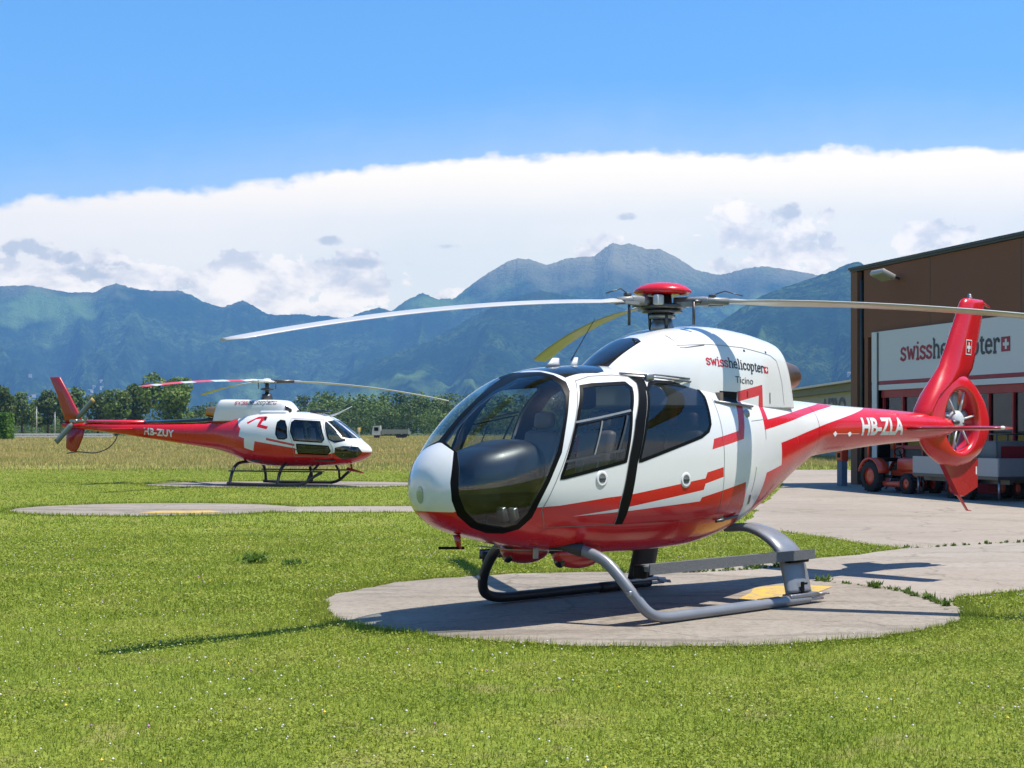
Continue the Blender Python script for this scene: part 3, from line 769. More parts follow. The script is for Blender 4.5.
# ------------------------------------------------------------ mountains
CX = lambda px: (px - 512) / 1462
T1 = [(-1400, 300), (-900, 292), (-500, 300), (-200, 290), (0, 286), (30, 285), (45, 288), (70, 292), (95, 292), (105, 286), (116, 283), (130, 287), (145, 290), (165, 291), (178, 290), (190, 294), (205, 302), (222, 307), (235, 303), (242, 300), (255, 306), (265, 313), (276, 315), (290, 314), (303, 314), (313, 316), (323, 315), (335, 317), (347, 318), (360, 312), (379, 307), (391, 311), (408, 299), (423, 292.5), (437, 299), (455, 298), (473, 283), (493, 269.5), (508, 261), (518, 257.8), (531, 259.3), (546, 264.6), (551, 263.5), (568, 257.8), (594, 255.8), (603, 249), (613, 242.3), (620, 244.6), (631, 243.2), (647, 249), (660, 248.5), (676, 256.4), (696, 269.6), (720, 275), (740, 269.6), (753, 267), (767, 266.2), (799, 271), (821, 275.4), (850, 282), (900, 290), (1000, 270), (1200, 300), (1600, 290), (2400, 310)]
T2 = [(-1400, 436), (230, 436), (270, 424), (330, 385), (380, 358), (430, 340), (470, 318), (505, 300), (540, 290), (570, 296), (610, 300), (650, 325), (700, 352), (760, 385), (830, 436), (2400, 436)]
T3 = [(-1400, 436), (520, 436), (580, 415), (640, 378), (690, 344), (720, 322), (740, 308), (761, 296), (780, 288), (802, 281), (825, 273), (840, 267), (850, 262.5), (858, 261), (868, 266), (890, 277), (940, 290), (1024, 300), (1200, 330), (1600, 320), (2400, 340)]
def mountain_mat(name, c1, c2, c3, hi):
    m, nt, out = newmat(name)
    b = N(nt, 'ShaderNodeBsdfPrincipled'); b.inputs['Roughness'].default_value = 1; b.inputs['Specular IOR Level'].default_value = 0
    g = N(nt, 'ShaderNodeNewGeometry'); s = N(nt, 'ShaderNodeSeparateXYZ'); nt.links.new(g.outputs['Position'], s.inputs[0])
    def nz(sc, d=6, r=.65):
        n = N(nt, 'ShaderNodeTexNoise'); n.inputs['Scale'].default_value = sc; n.inputs['Detail'].default_value = d; n.inputs['Roughness'].default_value = r
        nt.links.new(g.outputs['Position'], n.inputs['Vector']); return n.outputs['Fac']
    def mr(v, a, b_):
        n = N(nt, 'ShaderNodeMapRange'); n.inputs[1].default_value = a; n.inputs[2].default_value = b_; nt.links.new(v, n.inputs[0]); return n.outputs[0]
    def mx(f, a, b_):
        x = N(nt, 'ShaderNodeMix', data_type='RGBA'); nt.links.new(f, x.inputs[0])
        for i, v in ((6, a), (7, b_)):
            if isinstance(v, tuple): x.inputs[i].default_value = (*lvl(v), 1)
            else: nt.links.new(v, x.inputs[i])
        return x.outputs[2]
    col = mx(mr(nz(.0022), .42, .60), c1, c2)
    col = mx(mr(nz(.012, 6, .75), .42, .62), col, tuple(c * .35 for c in c1))
    col = mx(mr(nz(.045, 4, .8), .44, .58), col, tuple(c * .30 for c in c1))
    col = mx(mr(nz(.0011, 3), .56, .66), col, tuple(min(1, c * 1.2) for c in c2))
    ad = N(nt, 'ShaderNodeMath', operation='MULTIPLY_ADD'); ad.inputs[1].default_value = 500; nt.links.new(nz(.003), ad.inputs[0]); nt.links.new(s.outputs[2], ad.inputs[2])
    col = mx(mr(ad.outputs[0], hi, hi + 260), col, c3)
    nt.links.new(col, b.inputs['Base Color'])
    bp = N(nt, 'ShaderNodeBump'); bp.inputs['Strength'].default_value = 1.; bp.inputs['Distance'].default_value = 42
    nt.links.new(nz(.028, 6, .7), bp.inputs['Height']); nt.links.new(bp.outputs[0], b.inputs['Normal'])
    nt.links.new(b.outputs[0], out.inputs[0]); return m
mm1 = mountain_mat('mountain_forest', (.03, .08, .02), (.15, .24, .06), (.38, .34, .17), 1050)
mm2 = mountain_mat('hill_forest', (.03, .075, .018), (.15, .235, .055), (.16, .19, .09), 900)
VILL = []
def ridge_points(tab, r): return [(CX(p) , (431 - y) / 1462 * r) for p, y in tab]
def mountain(name, tab, r0, r1, r2, seed, mat, gully=.5, px0=-760, px1=1760, na=620, nr=70, label=None):
    px = np.concatenate([np.linspace(px0, -60, 70), np.linspace(-50, 1080, na), np.linspace(1100, px1, 70)])
    sk = np.interp(px, [t[0] for t in tab], [t[1] for t in tab])
    V = np.zeros((nr, len(px), 3))
    for j in range(nr):
        f = j / (nr - 12); r = r0 + (r1 - r0) * f if f <= 1 else r1 + (r2 - r1) * (j - (nr - 12)) / 11
        for i, p in enumerate(px):
            t = CX(p); H_ = (431 - sk[i] + 1.1 * noise.noise(Vector((p * .30, seed, 0))) + .9 * noise.noise(Vector((p * .85, seed, 4)))) / 1462
            if f <= 1:
                q = Vector((t * 7.5, f * 1.15, seed)); 
                wv = noise.noise(q * 1.0) * .35
                rg = 1 - abs(noise.noise(Vector((t * 16 + wv * 1.6, f * 1.4 + seed, seed * 2.)))) * 2
                rg2 = 1 - abs(noise.noise(Vector((t * 42 + wv * 3, f * 4.2, seed * 3.)))) * 2
                rg3 = noise.fractal(Vector((t * 120, f * 16, seed * 5.)), .7, 2.1, 4)
                amp = math.sin(math.pi * min(1, f)) ** .8
                base = f ** 1.12
                h = H_ * r1 * max(0, base - gully * amp * (.62 - .40 * rg - .18 * rg2 - .06 * rg3) * .86)
                h = min(h, H_ * r * (.995 if f < .97 else 1.0)) if H_ > 0 else h
            else:
                h = H_ * r1 * (1 - (j - (nr - 12)) / 11) ** 1.3
            V[j, i] = (t * r, r, max(-30, h) if f <= 1 or j < nr - 1 else -30)
            if f < .015: V[j, i, 2] = -20
    n = len(px); idx = np.arange(nr * n).reshape(nr, n)
    F = np.stack([idx[:-1, :-1], idx[:-1, 1:], idx[1:, 1:], idx[1:, :-1]], -1).reshape(-1, 4)
    for _ in range(1600):
        j = int(1 + (random.random() ** 2.2) * (nr - 14) * .42); i = random.randrange(80, n - 80)
        if noise.noise(Vector((i * .035, j * .12, seed * 9.))) > .02 and V[j, i, 2] > 5: VILL.append(tuple(V[j, i]))
    fast_mesh(name, V.reshape(-1, 3), F, mat, smooth=True, kind='structure')
mountain("mountains", T1, 5600, 9000, 10900, 3.1, mm1, .85)
mountain('hills', T2, 4300, 7000, 8200, 8.4, mm2, .75, na=420, nr=60)
mountain('hills', T3, 3600, 5600, 6800, 15.2, mm2, .65, na=420, nr=60)
g = G()
for p in VILL[:900]:
    s_ = random.uniform(12, 24); h = random.uniform(8, 13); g.box((p[0], p[1], p[2] + h * .3), (s_, s_ * .7, h * 1.4), 0, random.uniform(0, 3))
    w_, d_ = s_ * .56, s_ * .4; z0 = p[2] + h * .98; g.add([(p[0] - w_, p[1] - d_, z0), (p[0] + w_, p[1] - d_, z0), (p[0] + w_, p[1] + d_, z0), (p[0] - w_, p[1] + d_, z0), (p[0] - w_, p[1], z0 + 3), (p[0] + w_, p[1], z0 + 3)], [(0, 1, 5, 4), (2, 3, 4, 5), (0, 4, 3), (1, 2, 5)], 1)
g.build('village_houses', [principled('far_render', (.80, .76, .68), .9, var=.15, vscale=.01), principled('far_tiles', (.25, .16, .12), .9)], kind='stuff', label='scattered pale houses on the lower mountain slopes', category='houses')

# ------------------------------------------------------------ haze
g = G(); g.box((0, 3400, 800), (21000, 15800, 1700 + 2 * 0), 0)
g.v = [(x, y, -1.2 if z < 0 else 1650) for x, y, z in g.v]
hm = bpy.data.materials.new('haze_air'); hm.use_nodes = True; hn = hm.node_tree; hn.nodes.clear()
ho = N(hn, 'ShaderNodeOutputMaterial'); pv = N(hn, 'ShaderNodeVolumePrincipled')
pv.inputs['Color'].default_value = (.19, .455, .86, 1); pv.inputs['Density'].default_value = 9.4e-5; pv.inputs['Anisotropy'].default_value = .1
hn.links.new(pv.outputs[0], ho.inputs['Volume'])
g.build('haze', hm, kind='stuff')

# ------------------------------------------------------------ trees
barkm = principled('bark', (.10, .075, .05), .9, var=.3, vscale=3, bump=.6, bscale=8)
def leafset(name, dark=1.):
    return leaf_mat(name, [tuple(c * dark for c in q) for q in [(.06, .105, .020), (.115, .185, .036), (.17, .25, .052), (.24, .29, .08)]], .35, .28, 2.)
leafA = leafset('leaves_mid', .85); leafB = leafset('leaves_dark', .6); leafC = leafset('leaves_light', 1.05)
def crown_cards(n, lobes, size, droop=0.):
    """leaf clumps scattered in the shells of several lobes: lobes = (x, y, z, rx, ry, rz)"""
    L = np.array(lobes); vol = L[:, 3] * L[:, 5]; pick = RNG.choice(len(L), n, p=vol / vol.sum())
    d = RNG.normal(size=(n, 3)); d /= np.linalg.norm(d, axis=1)[:, None]
    rad = (.45 + .55 * RNG.random(n) ** .35)
    dx = d * rad[:, None]; dx += .07 * np.sin(d * 9 + pick[:, None])
    c = L[pick, :3] + dx * L[pick, 3:6]
    a = RNG.normal(size=(n, 3)) * .7 + d * .9; a /= np.linalg.norm(a, axis=1)[:, None]
    t = np.cross(a, RNG.normal(size=(n, 3))); t /= np.linalg.norm(t, axis=1)[:, None]; b_ = np.cross(a, t)
    s = size * (.5 + RNG.random(n))
    V = np.stack([c - t * s[:, None] * .6, c - b_ * s[:, None] * .35, c + t * s[:, None] * .6, c + b_ * s[:, None] * .45], 1)
    F = np.arange(n * 4).reshape(n, 4); return V.reshape(-1, 3), F
def lobes_for(h, w, k, seed, bottom=.18):
    rr = random.Random(seed); L = [(0, 0, h * .58, w * .34, w * .34, h * .34)]
    for i in range(k):
        a = rr.uniform(0, 2 * math.pi); z = rr.uniform(bottom + .08, .86); e = math.sqrt(max(.05, 1 - ((z - .5) / .52) ** 2)); q = rr.uniform(.45, .95) * w * .36 * e
        s = rr.uniform(.13, .24) * w; L.append((math.cos(a) * q, math.sin(a) * q, h * z, s, s, s * rr.uniform(.7, 1.05)))
    return L
def tree(x, y, h, w, leaf, seed, label, n=3800, size=None, group=None):
    root = thing('tree', (x, y, gz1(y) - .1), random.uniform(0, 6), label, 'tree', group)
    g = G(); g.tube([(0, 0, 0), (.05 * w * .1, 0, h * .25), (0, .02 * w, h * .55), (0, 0, h * .85)], [h * .028, h * .02, h * .012, h * .003], 8, 0)
    rr = random.Random(seed)
    for i in range(7):
        a = rr.uniform(0, 6.28); z = h * rr.uniform(.2, .6); q = w * rr.uniform(.2, .38)
        g.tube([(0, 0, z), (math.cos(a) * q * .5, math.sin(a) * q * .5, z + h * .08), (math.cos(a) * q, math.sin(a) * q, z + h * .2)], [h * .01, h * .006, h * .002], 6, 0)
    g.build('trunk', barkm, root)
    V, F = crown_cards(n, lobes_for(h, w, 15, seed), size or h * .045)
    V[:, 2] = np.maximum(V[:, 2], h * .06)
    fast_mesh('crown', V, F, leaf, root); return root
TG = 'trees along the left edge of the airfield'
def TX(px, Y): return (px - 512) / 1462 * Y
tl = [(4, 400, 383, 24, leafB, 'dark tree cut by the left picture edge, behind the hedge'), (22, 408, 388, 30, leafA, 'wide rounded tree behind the two poles, left of the red tail fin'),
      (48, 430, 386, 26, leafB, 'dark tree directly behind the tip of the far helicopter tail fin'), (70, 420, 383, 30, leafA, 'tall green tree just right of the red tail fin of the far helicopter'),
      (98, 430, 390, 30, leafB, 'lower dark tree above the far helicopter tail rotor blade'), (116, 405, 385, 26, leafA, 'slim tree left of the tallest crown, above the tail boom'),
      (136, 430, 381, 28, leafB, 'pointed dark tree pressed against the left side of the tallest tree'), (165, 380, 374, 46, leafC, 'tallest tree with broad dense rounded crown under the striped rotor blade'),
      (204, 470, 406, 34, leafB, 'low dark tree just right of the tallest tree, above the tail boom'), (-16, 420, 390, 34, leafA, 'tree outside the left picture edge beyond the hedge')]
for i, (px, Y, ty, wp, lf, lb) in enumerate(tl):
    k = 1462 / Y; h = (431 - ty) / k + 1.62; tree(TX(px, Y), Y, h, wp * 1.25 / k, lf, 100 + i, lb, 4200 if ty < 380 else 3000, group=TG)
# woodland band behind the truck, one far mass
Vs, Fs, o = [], [], 0; MI = []
rr = random.Random(5)
for row, (Y, nT, hmin, hmax) in enumerate([(520, 74, 7, 10.5), (560, 86, 12.5, 15.0), (600, 92, 16.5, 18.6), (462, 46, 4.5, 7.5)]):
    for i in range(nT):
        px = 205 + (1010 - 205) * (i + rr.uniform(0, 1)) / nT
        if Y == 462: px = -30 + 330 * (i + rr.uniform(0, 1)) / nT
        yy = Y + rr.uniform(-14, 14); h = rr.uniform(hmin, hmax); w = rr.uniform(9, 14)
        if px < 300 and Y > 500: h *= .72
        V, F = crown_cards(900, [(0, 0, h * .5, w * .42, w * .4, h * .46)] + lobes_for(h, w, 7, rr.random(), .1)[1:], h * .04 + .12); V[:, 2] = np.maximum(V[:, 2], .1); V += np.array([TX(px, yy), yy, .1])
        Vs.append(V); Fs.append(F + o); MI += [rr.choice((0, 1, 1, 2))] * len(F); o += len(V)
fast_mesh('woodland', np.concatenate(Vs), np.concatenate(Fs), [leafB, leafA, leafC], midx=MI, kind='stuff', label='band of mixed green woodland closing off the airfield', category='wood')
# trimmed hedge
g = G(); hx0, hx1, hy, hh = -120, TX(5.5, 250), 250, 4.6
n = 9000; fc = RNG.random(n); X = hx0 + (hx1 - hx0) * RNG.random(n); Yy = hy + 4 * RNG.random(n); Z = hh * RNG.random(n)
top = fc < .3; fr = (fc >= .3) & (fc < .85); ed = fc >= .85
Z[top] = hh + RNG.normal(size=top.sum()) * .06; Yy[fr] = hy + RNG.normal(size=fr.sum()) * .06; X[ed] = hx1 + RNG.normal(size=ed.sum()) * .06
c = np.stack([X, Yy, Z + .12], 1); a = RNG.normal(size=(n, 3)); a /= np.linalg.norm(a, axis=1)[:, None]; t = np.cross(a, RNG.normal(size=(n, 3))); t /= np.linalg.norm(t, axis=1)[:, None]; b_ = np.cross(a, t)
V = np.stack([c - t * .25, c - b_ * .18, c + t * .25, c + b_ * .2], 1).reshape(-1, 3)
hroot = thing('hedge', ((hx0 + hx1) / 2, hy + 2, .12), 0, 'bright green clipped square hedge at the left picture edge beyond the meadow', 'hedge')
V = V - np.array(hroot.location)
fast_mesh('foliage', V, np.arange(n * 4).reshape(n, 4), leaf_mat('hedge_leaves', [(.07, .15, .02), (.12, .24, .03), (.17, .30, .05)], .5, .3, 3.), hroot)
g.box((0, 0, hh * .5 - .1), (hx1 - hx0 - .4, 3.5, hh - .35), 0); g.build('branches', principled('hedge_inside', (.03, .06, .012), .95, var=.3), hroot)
# white low barrier
white = principled('white_board', (.72, .72, .70), .6, var=.05)
g = G(); fx0, fx1, fy = TX(13, 340), TX(112, 340), 340
fr_ = thing('barrier_fence', (fx0, fy, .12), 0, 'long low white barrier at the foot of the left trees', 'fence')
for k_, z in enumerate((.35, .85)): G().box(((fx1 - fx0) / 2, 0, z), (fx1 - fx0, .06, .34), 0).build('rail', white, fr_)
for i in range(13): G().box(((fx1 - fx0) * i / 12, .08, .5), (.12, .1, 1.1), 0).build('post', white, fr_)
grey = principled('grey_pole', (.42, .42, .40), .6)
for px, top_, lb in [(36.6, 408, 'left and taller of two thin grey poles before the trees'), (55, 413, 'right and shorter of two thin grey poles before the trees')]:
    Y = 345; h = (431 - top_) / 1462 * Y + 1.6; r_ = thing('pole', (TX(px, Y), Y, .12), 0, lb, 'pole')
    G().tube([(0, 0, 0), (0, 0, h)], [.14, .09], 8).build('shaft', grey, r_); G().tube([(0, 0, h), (0, 0, h + .25)], [.13, .13], 8).build('cap', grey, r_)
# ------------------------------------------------------------ shared materials
m_white = principled('white_paint', (.80, .80, .79), .22, coat=.6, var=.02, vscale=2)
m_red = principled('red_paint', (.66, .010, .016), .25, coat=.35, spec=.4, var=.05, vscale=2)
m_redd = principled('dark_red_paint', (.42, .008, .012), .3, coat=.5, var=.05, vscale=2)
m_nose = principled('silver_white_paint', (.74, .76, .77), .16, coat=.9)
m_black = principled('black_gloss', (.010, .010, .012), .12, coat=.3)
m_seal = principled('black_rubber_seal', (.006, .006, .006), .4, spec=.08)
m_seam = principled('panel_gap', (.22, .22, .21), .7)
m_dark = principled('dark_interior', (.045, .045, .046), .75, var=.2)
m_seat = principled('brown_grey_leather', (.22, .165, .135), .5, var=.2, vscale=5, bump=.1)
m_tan = principled('tan_cushion', (.48, .27, .13), .6)
m_consol = principled('console_cover', (.016, .016, .019), .42, coat=.15, bump=.05, bscale=120)
m_metal = principled('bare_metal', (.36, .36, .37), .4, metal=.9, var=.1, vscale=20)
m_steel = principled('dark_steel', (.12, .12, .125), .4, metal=.7, var=.2, vscale=15)
m_headgrey = principled('rotor_grey', (.22, .23, .24), .45, coat=.1, var=.3, vscale=12)
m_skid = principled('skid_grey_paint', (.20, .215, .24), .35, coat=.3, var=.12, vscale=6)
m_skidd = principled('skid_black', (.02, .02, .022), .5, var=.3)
m_step = principled('grip_step', (.13, .135, .14), .85, var=.25, vscale=25, bump=.4, bscale=150)
m_blade = principled('blade_grey_white', (.52, .51, .49), .4, coat=.2, var=.06, vscale=3)
m_alu = principled('fan_white', (.62, .64, .66), .35, var=.05)
m_fanb = principled('fan_blade_grey', (.42, .46, .50), .4, var=.1)
m_exh = principled('exhaust_heat_metal', (.30, .18, .11), .35, metal=.85, var=.5, vscale=5)
m_orange = principled('orange_fabric', (.75, .30, .05), .7)
m_belt = principled('red_handle', (.6, .02, .02), .5)
m_lamp = principled('lamp_glass', (.35, .42, .30), .08, coat=1)
m_txt = principled('lettering_black', (.03, .03, .035), .4)
m_txtr = principled('lettering_red', (.55, .015, .03), .4)
m_txtw = principled('lettering_white', (.82, .82, .80), .35)
m_txtg = principled('lettering_grey', (.38, .39, .40), .5)
g_screen = glass('windscreen_glass', (.86, .92, .91))
g_side = glass('tinted_window', (.56, .59, .60))
g_dark = glass('dark_window', (.30, .31, .33))
g_roof = glass('roof_glass', (.05, .06, .08))

# ============================================================ NEAR HELICOPTER
TH = R(46.8); HX, HY = 1.49, 14.5
H1 = thing('helicopter', (HX, HY, .02), math.atan2(-math.cos(TH), -math.sin(TH)),
           'near red and white helicopter with enclosed tail fan, parked on the round concrete pad', 'helicopter')
H1.rotation_euler = (0, 0, math.atan2(-math.cos(TH), -math.sin(TH)))
ST = [
(3.10,1.18,1.20,.00,1.19,2.0,2.0),(3.085,1.07,1.35,.15,1.19,2.0,2.0),(3.01,.97,1.49,.29,1.19,2.05,2.1),
(2.86,.87,1.63,.44,1.20,2.1,2.2),(2.63,.79,1.84,.58,1.22,2.2,2.3),(2.41,.74,2.00,.66,1.25,2.35,2.4),
(2.20,.69,2.115,.71,1.28,2.5,2.5),(1.95,.65,2.22,.74,1.32,2.6,2.6),(1.60,.60,2.29,.765,1.36,2.7,2.7),
(1.20,.57,2.315,.775,1.38,2.7,2.8),(0.60,.56,2.31,.78,1.40,2.6,2.8),(0.10,.57,2.29,.77,1.42,2.6,2.7),
(-.40,.63,2.26,.73,1.46,2.5,2.5),(-.90,.77,2.20,.66,1.52,2.4,2.3),(-1.4,.98,2.12,.55,1.58,2.3,2.1),
(-1.9,1.22,2.05,.42,1.64,2.1,2.0),(-2.4,1.415,2.02,.315,1.72,2.0,2.0),(-3.0,1.475,1.99,.275,1.74,2.0,2.0),
(-4.0,1.55,1.955,.235,1.755,2.0,2.0),(-5.0,1.60,1.90,.19,1.75,2.0,2.0),(-5.35,1.65,1.86,.12,1.755,2.0,2.0)]
SC = [
(1.12,1.9,2.30,.16,1.95,2.6,2.0),(1.00,1.9,2.355,.28,1.95,2.6,2.0),(.75,1.9,2.485,.42,1.95,2.7,2.0),
(.45,1.9,2.615,.53,1.95,2.8,2.0),(.10,1.9,2.71,.59,1.95,2.9,2.0),(-.4,1.9,2.75,.60,1.95,3.2,2.0),
(-.9,1.9,2.715,.565,1.95,3.8,2.0),(-1.2,1.9,2.675,.51,1.95,4.2,2.0),(-1.42,1.9,2.64,.465,1.95,4.4,2.0),(-1.50,1.9,2.62,.45,1.95,4.2,2.0),(-1.53,1.9,2.59,.43,1.95,4.0,2.0)]
def rake(S):
    S = S.copy(); k = np.clip((-.7 - S[..., 0]) / .8, 0, 1); S[..., 0] += (S[..., 2] - 2.25) * .22 * k; return S
hull = Hull(ST, 150, 120); cowl = Hull(SC, 70, 120, tail_cap=True, warp=rake)

glassP = P2(PD, [(2.905,.239,1.519),(2.944,.309,1.395),(2.969,.332,1.270),(2.970,.339,1.170),(2.910,.346,1.035),(2.769,.352,.920),(2.576,.417,.872),(2.476,.510,.906),(2.433,.600,1.001),(2.392,.655,1.121),(2.296,.690,1.289),(2.163,.701,1.542),(2.027,.651,1.834),(1.934,.571,2.010),(1.913,.489,2.099),(1.914,.365,2.173),(1.967,.255,2.192),(2.071,.110,2.170),(2.319,.050,2.050),(2.490,.036,1.945),(2.686,.032,1.788),(2.872,.040,1.615)])
frameP = P2(PD, [(2.922,.215,1.530),(2.970,.250,1.400),(3.010,.272,1.270),(3.005,.285,1.120),(2.930,.270,.990),(2.777,.273,.882),(2.624,.293,.829),(2.499,.371,.823),(2.417,.485,.863),(2.373,.599,.965),(2.342,.664,1.102),(2.257,.699,1.271),(2.124,.711,1.516),(1.991,.652,1.852),(1.866,.553,2.055),(1.834,.472,2.137),(1.857,.333,2.202),(1.871,.182,2.232),(1.90,-.05,2.232),(2.2,-.08,2.11),(2.447,-.08,1.98),(2.694,-.08,1.782),(2.90,-.08,1.60),(2.90,.03,1.60)])
noseP = P2(PD, [(2.93,-.30,1.60),(2.890,.0,1.602),(2.918,.190,1.536),(2.960,.225,1.44),(2.998,.255,1.353),(3.010,.268,1.187),(2.961,.262,1.019),(3.06,.0,1.020),(3.0,-.3,1.02),(3.2,-.5,1.1),(3.2,-.5,1.5)])
doorF = S2([(1.74,2.15),(1.55,2.195),(1.25,2.215),(1.05,2.205),(1.01,2.14),(1.05,2.075),(1.219,1.794),(1.326,1.481),(1.427,1.065),(1.431,.868),(2.217,.868),(2.316,1.033),(2.235,1.202),(2.131,1.405),(2.013,1.644),(1.915,1.84),(1.80,2.06)])
winF = S2([(1.731,2.093),(1.588,2.112),(1.16,2.138),(1.124,2.095),(1.248,1.875),(1.378,1.433),(2.143,1.294),(1.978,1.662),(1.871,1.870)])
bandP = S2([(1.05,2.205),(.842,2.205),(.90,2.10),(.946,2.07),(1.087,1.794),(1.223,1.417),(1.298,1.061),(1.335,.868),(1.431,.868),(1.427,1.065),(1.326,1.481),(1.219,1.794),(1.05,2.075),(1.01,2.14)])
doorR = S2([(.842,2.205),(.55,2.20),(.20,2.185),(.05,2.10),(.0,1.9),(.0,1.2),(.06,.868),(1.335,.868),(1.298,1.061),(1.223,1.417),(1.087,1.794),(.946,2.07),(.90,2.10)])
winR = S2([(.925,2.07),(.832,2.135),(.719,2.158),(.260,2.163),(.155,2.11),(.125,2.03),(.143,1.934),(.163,1.769),(.206,1.703),(.321,1.648),(1.205,1.427),(1.07,1.794)])
roofP = P2(PT, [(1.835,.0,0),(1.835,.28,0),(1.80,.43,0),(1.6,.42,0),(1.40,.44,0),(1.29,.42,0),(1.22,.32,0),(1.12,.18,0),(1.1,0,0)])
belly_low = S2([(4, -1), (4, 1.02), (3.0, 1.022), (2.45, 1.05), (2.133, 1.062), (1.604, 1.115), (1.316, 1.133), (.271, 1.257), (.245, 1.312), (-.009, 1.358), (-.013, 1.264), (.267, 1.206), (.288, 1.148), (1.296, 1.025), (1.963, .962), (1.286, .988), (.323, 1.042), (.302, 1.078), (-.421, 1.205), (-.50, .88), (-.56, .80), (-.64, .60), (-.64, -1)])
aft_low = S2([(-.827, 1.286), (-1.162, 1.356), (-1.126, 1.582), (-2.075, 1.733), (-3.461, 1.975), (-3.6, 2.1), (-9, 2.1), (-9, .2), (-.9, .2), (-.74, .9)])
zig = S2([(-.783, 1.712), (-1.135, 1.763), (-2.337, 1.932), (-2.76, 1.985), (-2.70, 2.02), (-2.56, 2.01), (-1.559, 1.897), (-.887, 1.818), (-.871, 2.167), (-.424, 2.089), (-.434, 1.989), (-.803, 2.055)])
hook = S2([(-.39, 1.985), (-.478, 1.985), (-.367, 1.625), (.168, 1.527), (.136, 1.627), (-.283, 1.703), (-.348, 1.931)])
intakeP = S2([(-.155, 2.092), (-.425, 2.085), (-.415, 1.975), (-.155, 1.985)])
regs = [Region(PD, glassP), Region(PD, frameP), Region(PD, noseP), Region(PS, doorF), Region(PS, winF), Region(PS, bandP), Region(PS, doorR), Region(PS, winR), Region(PT, roofP, .3),
        Region(PS, belly_low, 1e-4), Region(PS, aft_low, 1e-4), Region(PS, zig), Region(PS, hook), Region(PS, intakeP)]
for r_ in regs: r_.cut(hull.bm)
bm = hull.bm; bm.normal_update()
P_ = {k: [] for k in 'shell nose glass frame doorF winF band doorR winR roof'.split()}
gR, fR, nR_, dF, wF, bP, dR, wR, rP, bl, al, zg, hk, ik = regs
for f in bm.faces:
    c = f.calc_center_median(); co_ = [tuple(v.co) for v in f.verts]
    red = pip(PS.to2(c), bl.poly) or pip(PS.to2(c), al.poly) or (zg.has(f, c) and c.y > 0) or hk.has(f, c)
    mi = 1 if red else 0
    if nR_.has(f, c) and c.x > 2.8: P_['nose'].append((co_, 0))
    elif gR.has(f, c) and c.x > 1.85: P_['glass'].append((co_, 0))
    elif fR.has(f, c) and c.x > 1.8: P_['frame'].append((co_, 0))
    elif wF.has(f, c): P_['winF'].append((co_, 0))
    elif dF.has(f, c): P_['doorF'].append((co_, mi))
    elif wR.has(f, c): P_['winR'].append((co_, 0))
    elif bP.has(f, c): P_['band'].append((co_, 0))
    elif dR.has(f, c): P_['doorR'].append((co_, mi))
    elif rP.has(f, c): P_['roof'].append((co_, 0))
    else: P_['shell'].append((co_, 2 if ik.has(f, c) else mi))
body = hull_part(hull, P_['shell'], 'body', [m_white, m_red, m_seal], H1, both=True)
nose_o = hull_part(hull, P_['nose'], 'nose_panel', m_nose, H1, both=True, label='silvery white smooth nose cap')
roof_o = hull_part(hull, P_['roof'], 'roof_window', m_black, H1, both=True)
fr_o = hull_part(hull, P_['frame'], 'windscreen_frame', m_seal, H1, both=True)
lining = []
for k in ('shell', 'doorF', 'doorR', 'band', 'frame', 'nose', 'roof'):
    lining += [(c, 0) for c, _ in P_[k] if min(q[0] for q in c) > -.7]
hull_part(hull, lining, 'cabin_lining', m_dark, H1, both=True, inset=.03)
def smooth_line(hull_, pts, w, mat, name, parent, side, off=.0025, closed=False, pr=PS):
    g = ribbon(hull_, pts, w, pr, off, closed, .03, side)
    if g.v: g.build(name, mat, parent)
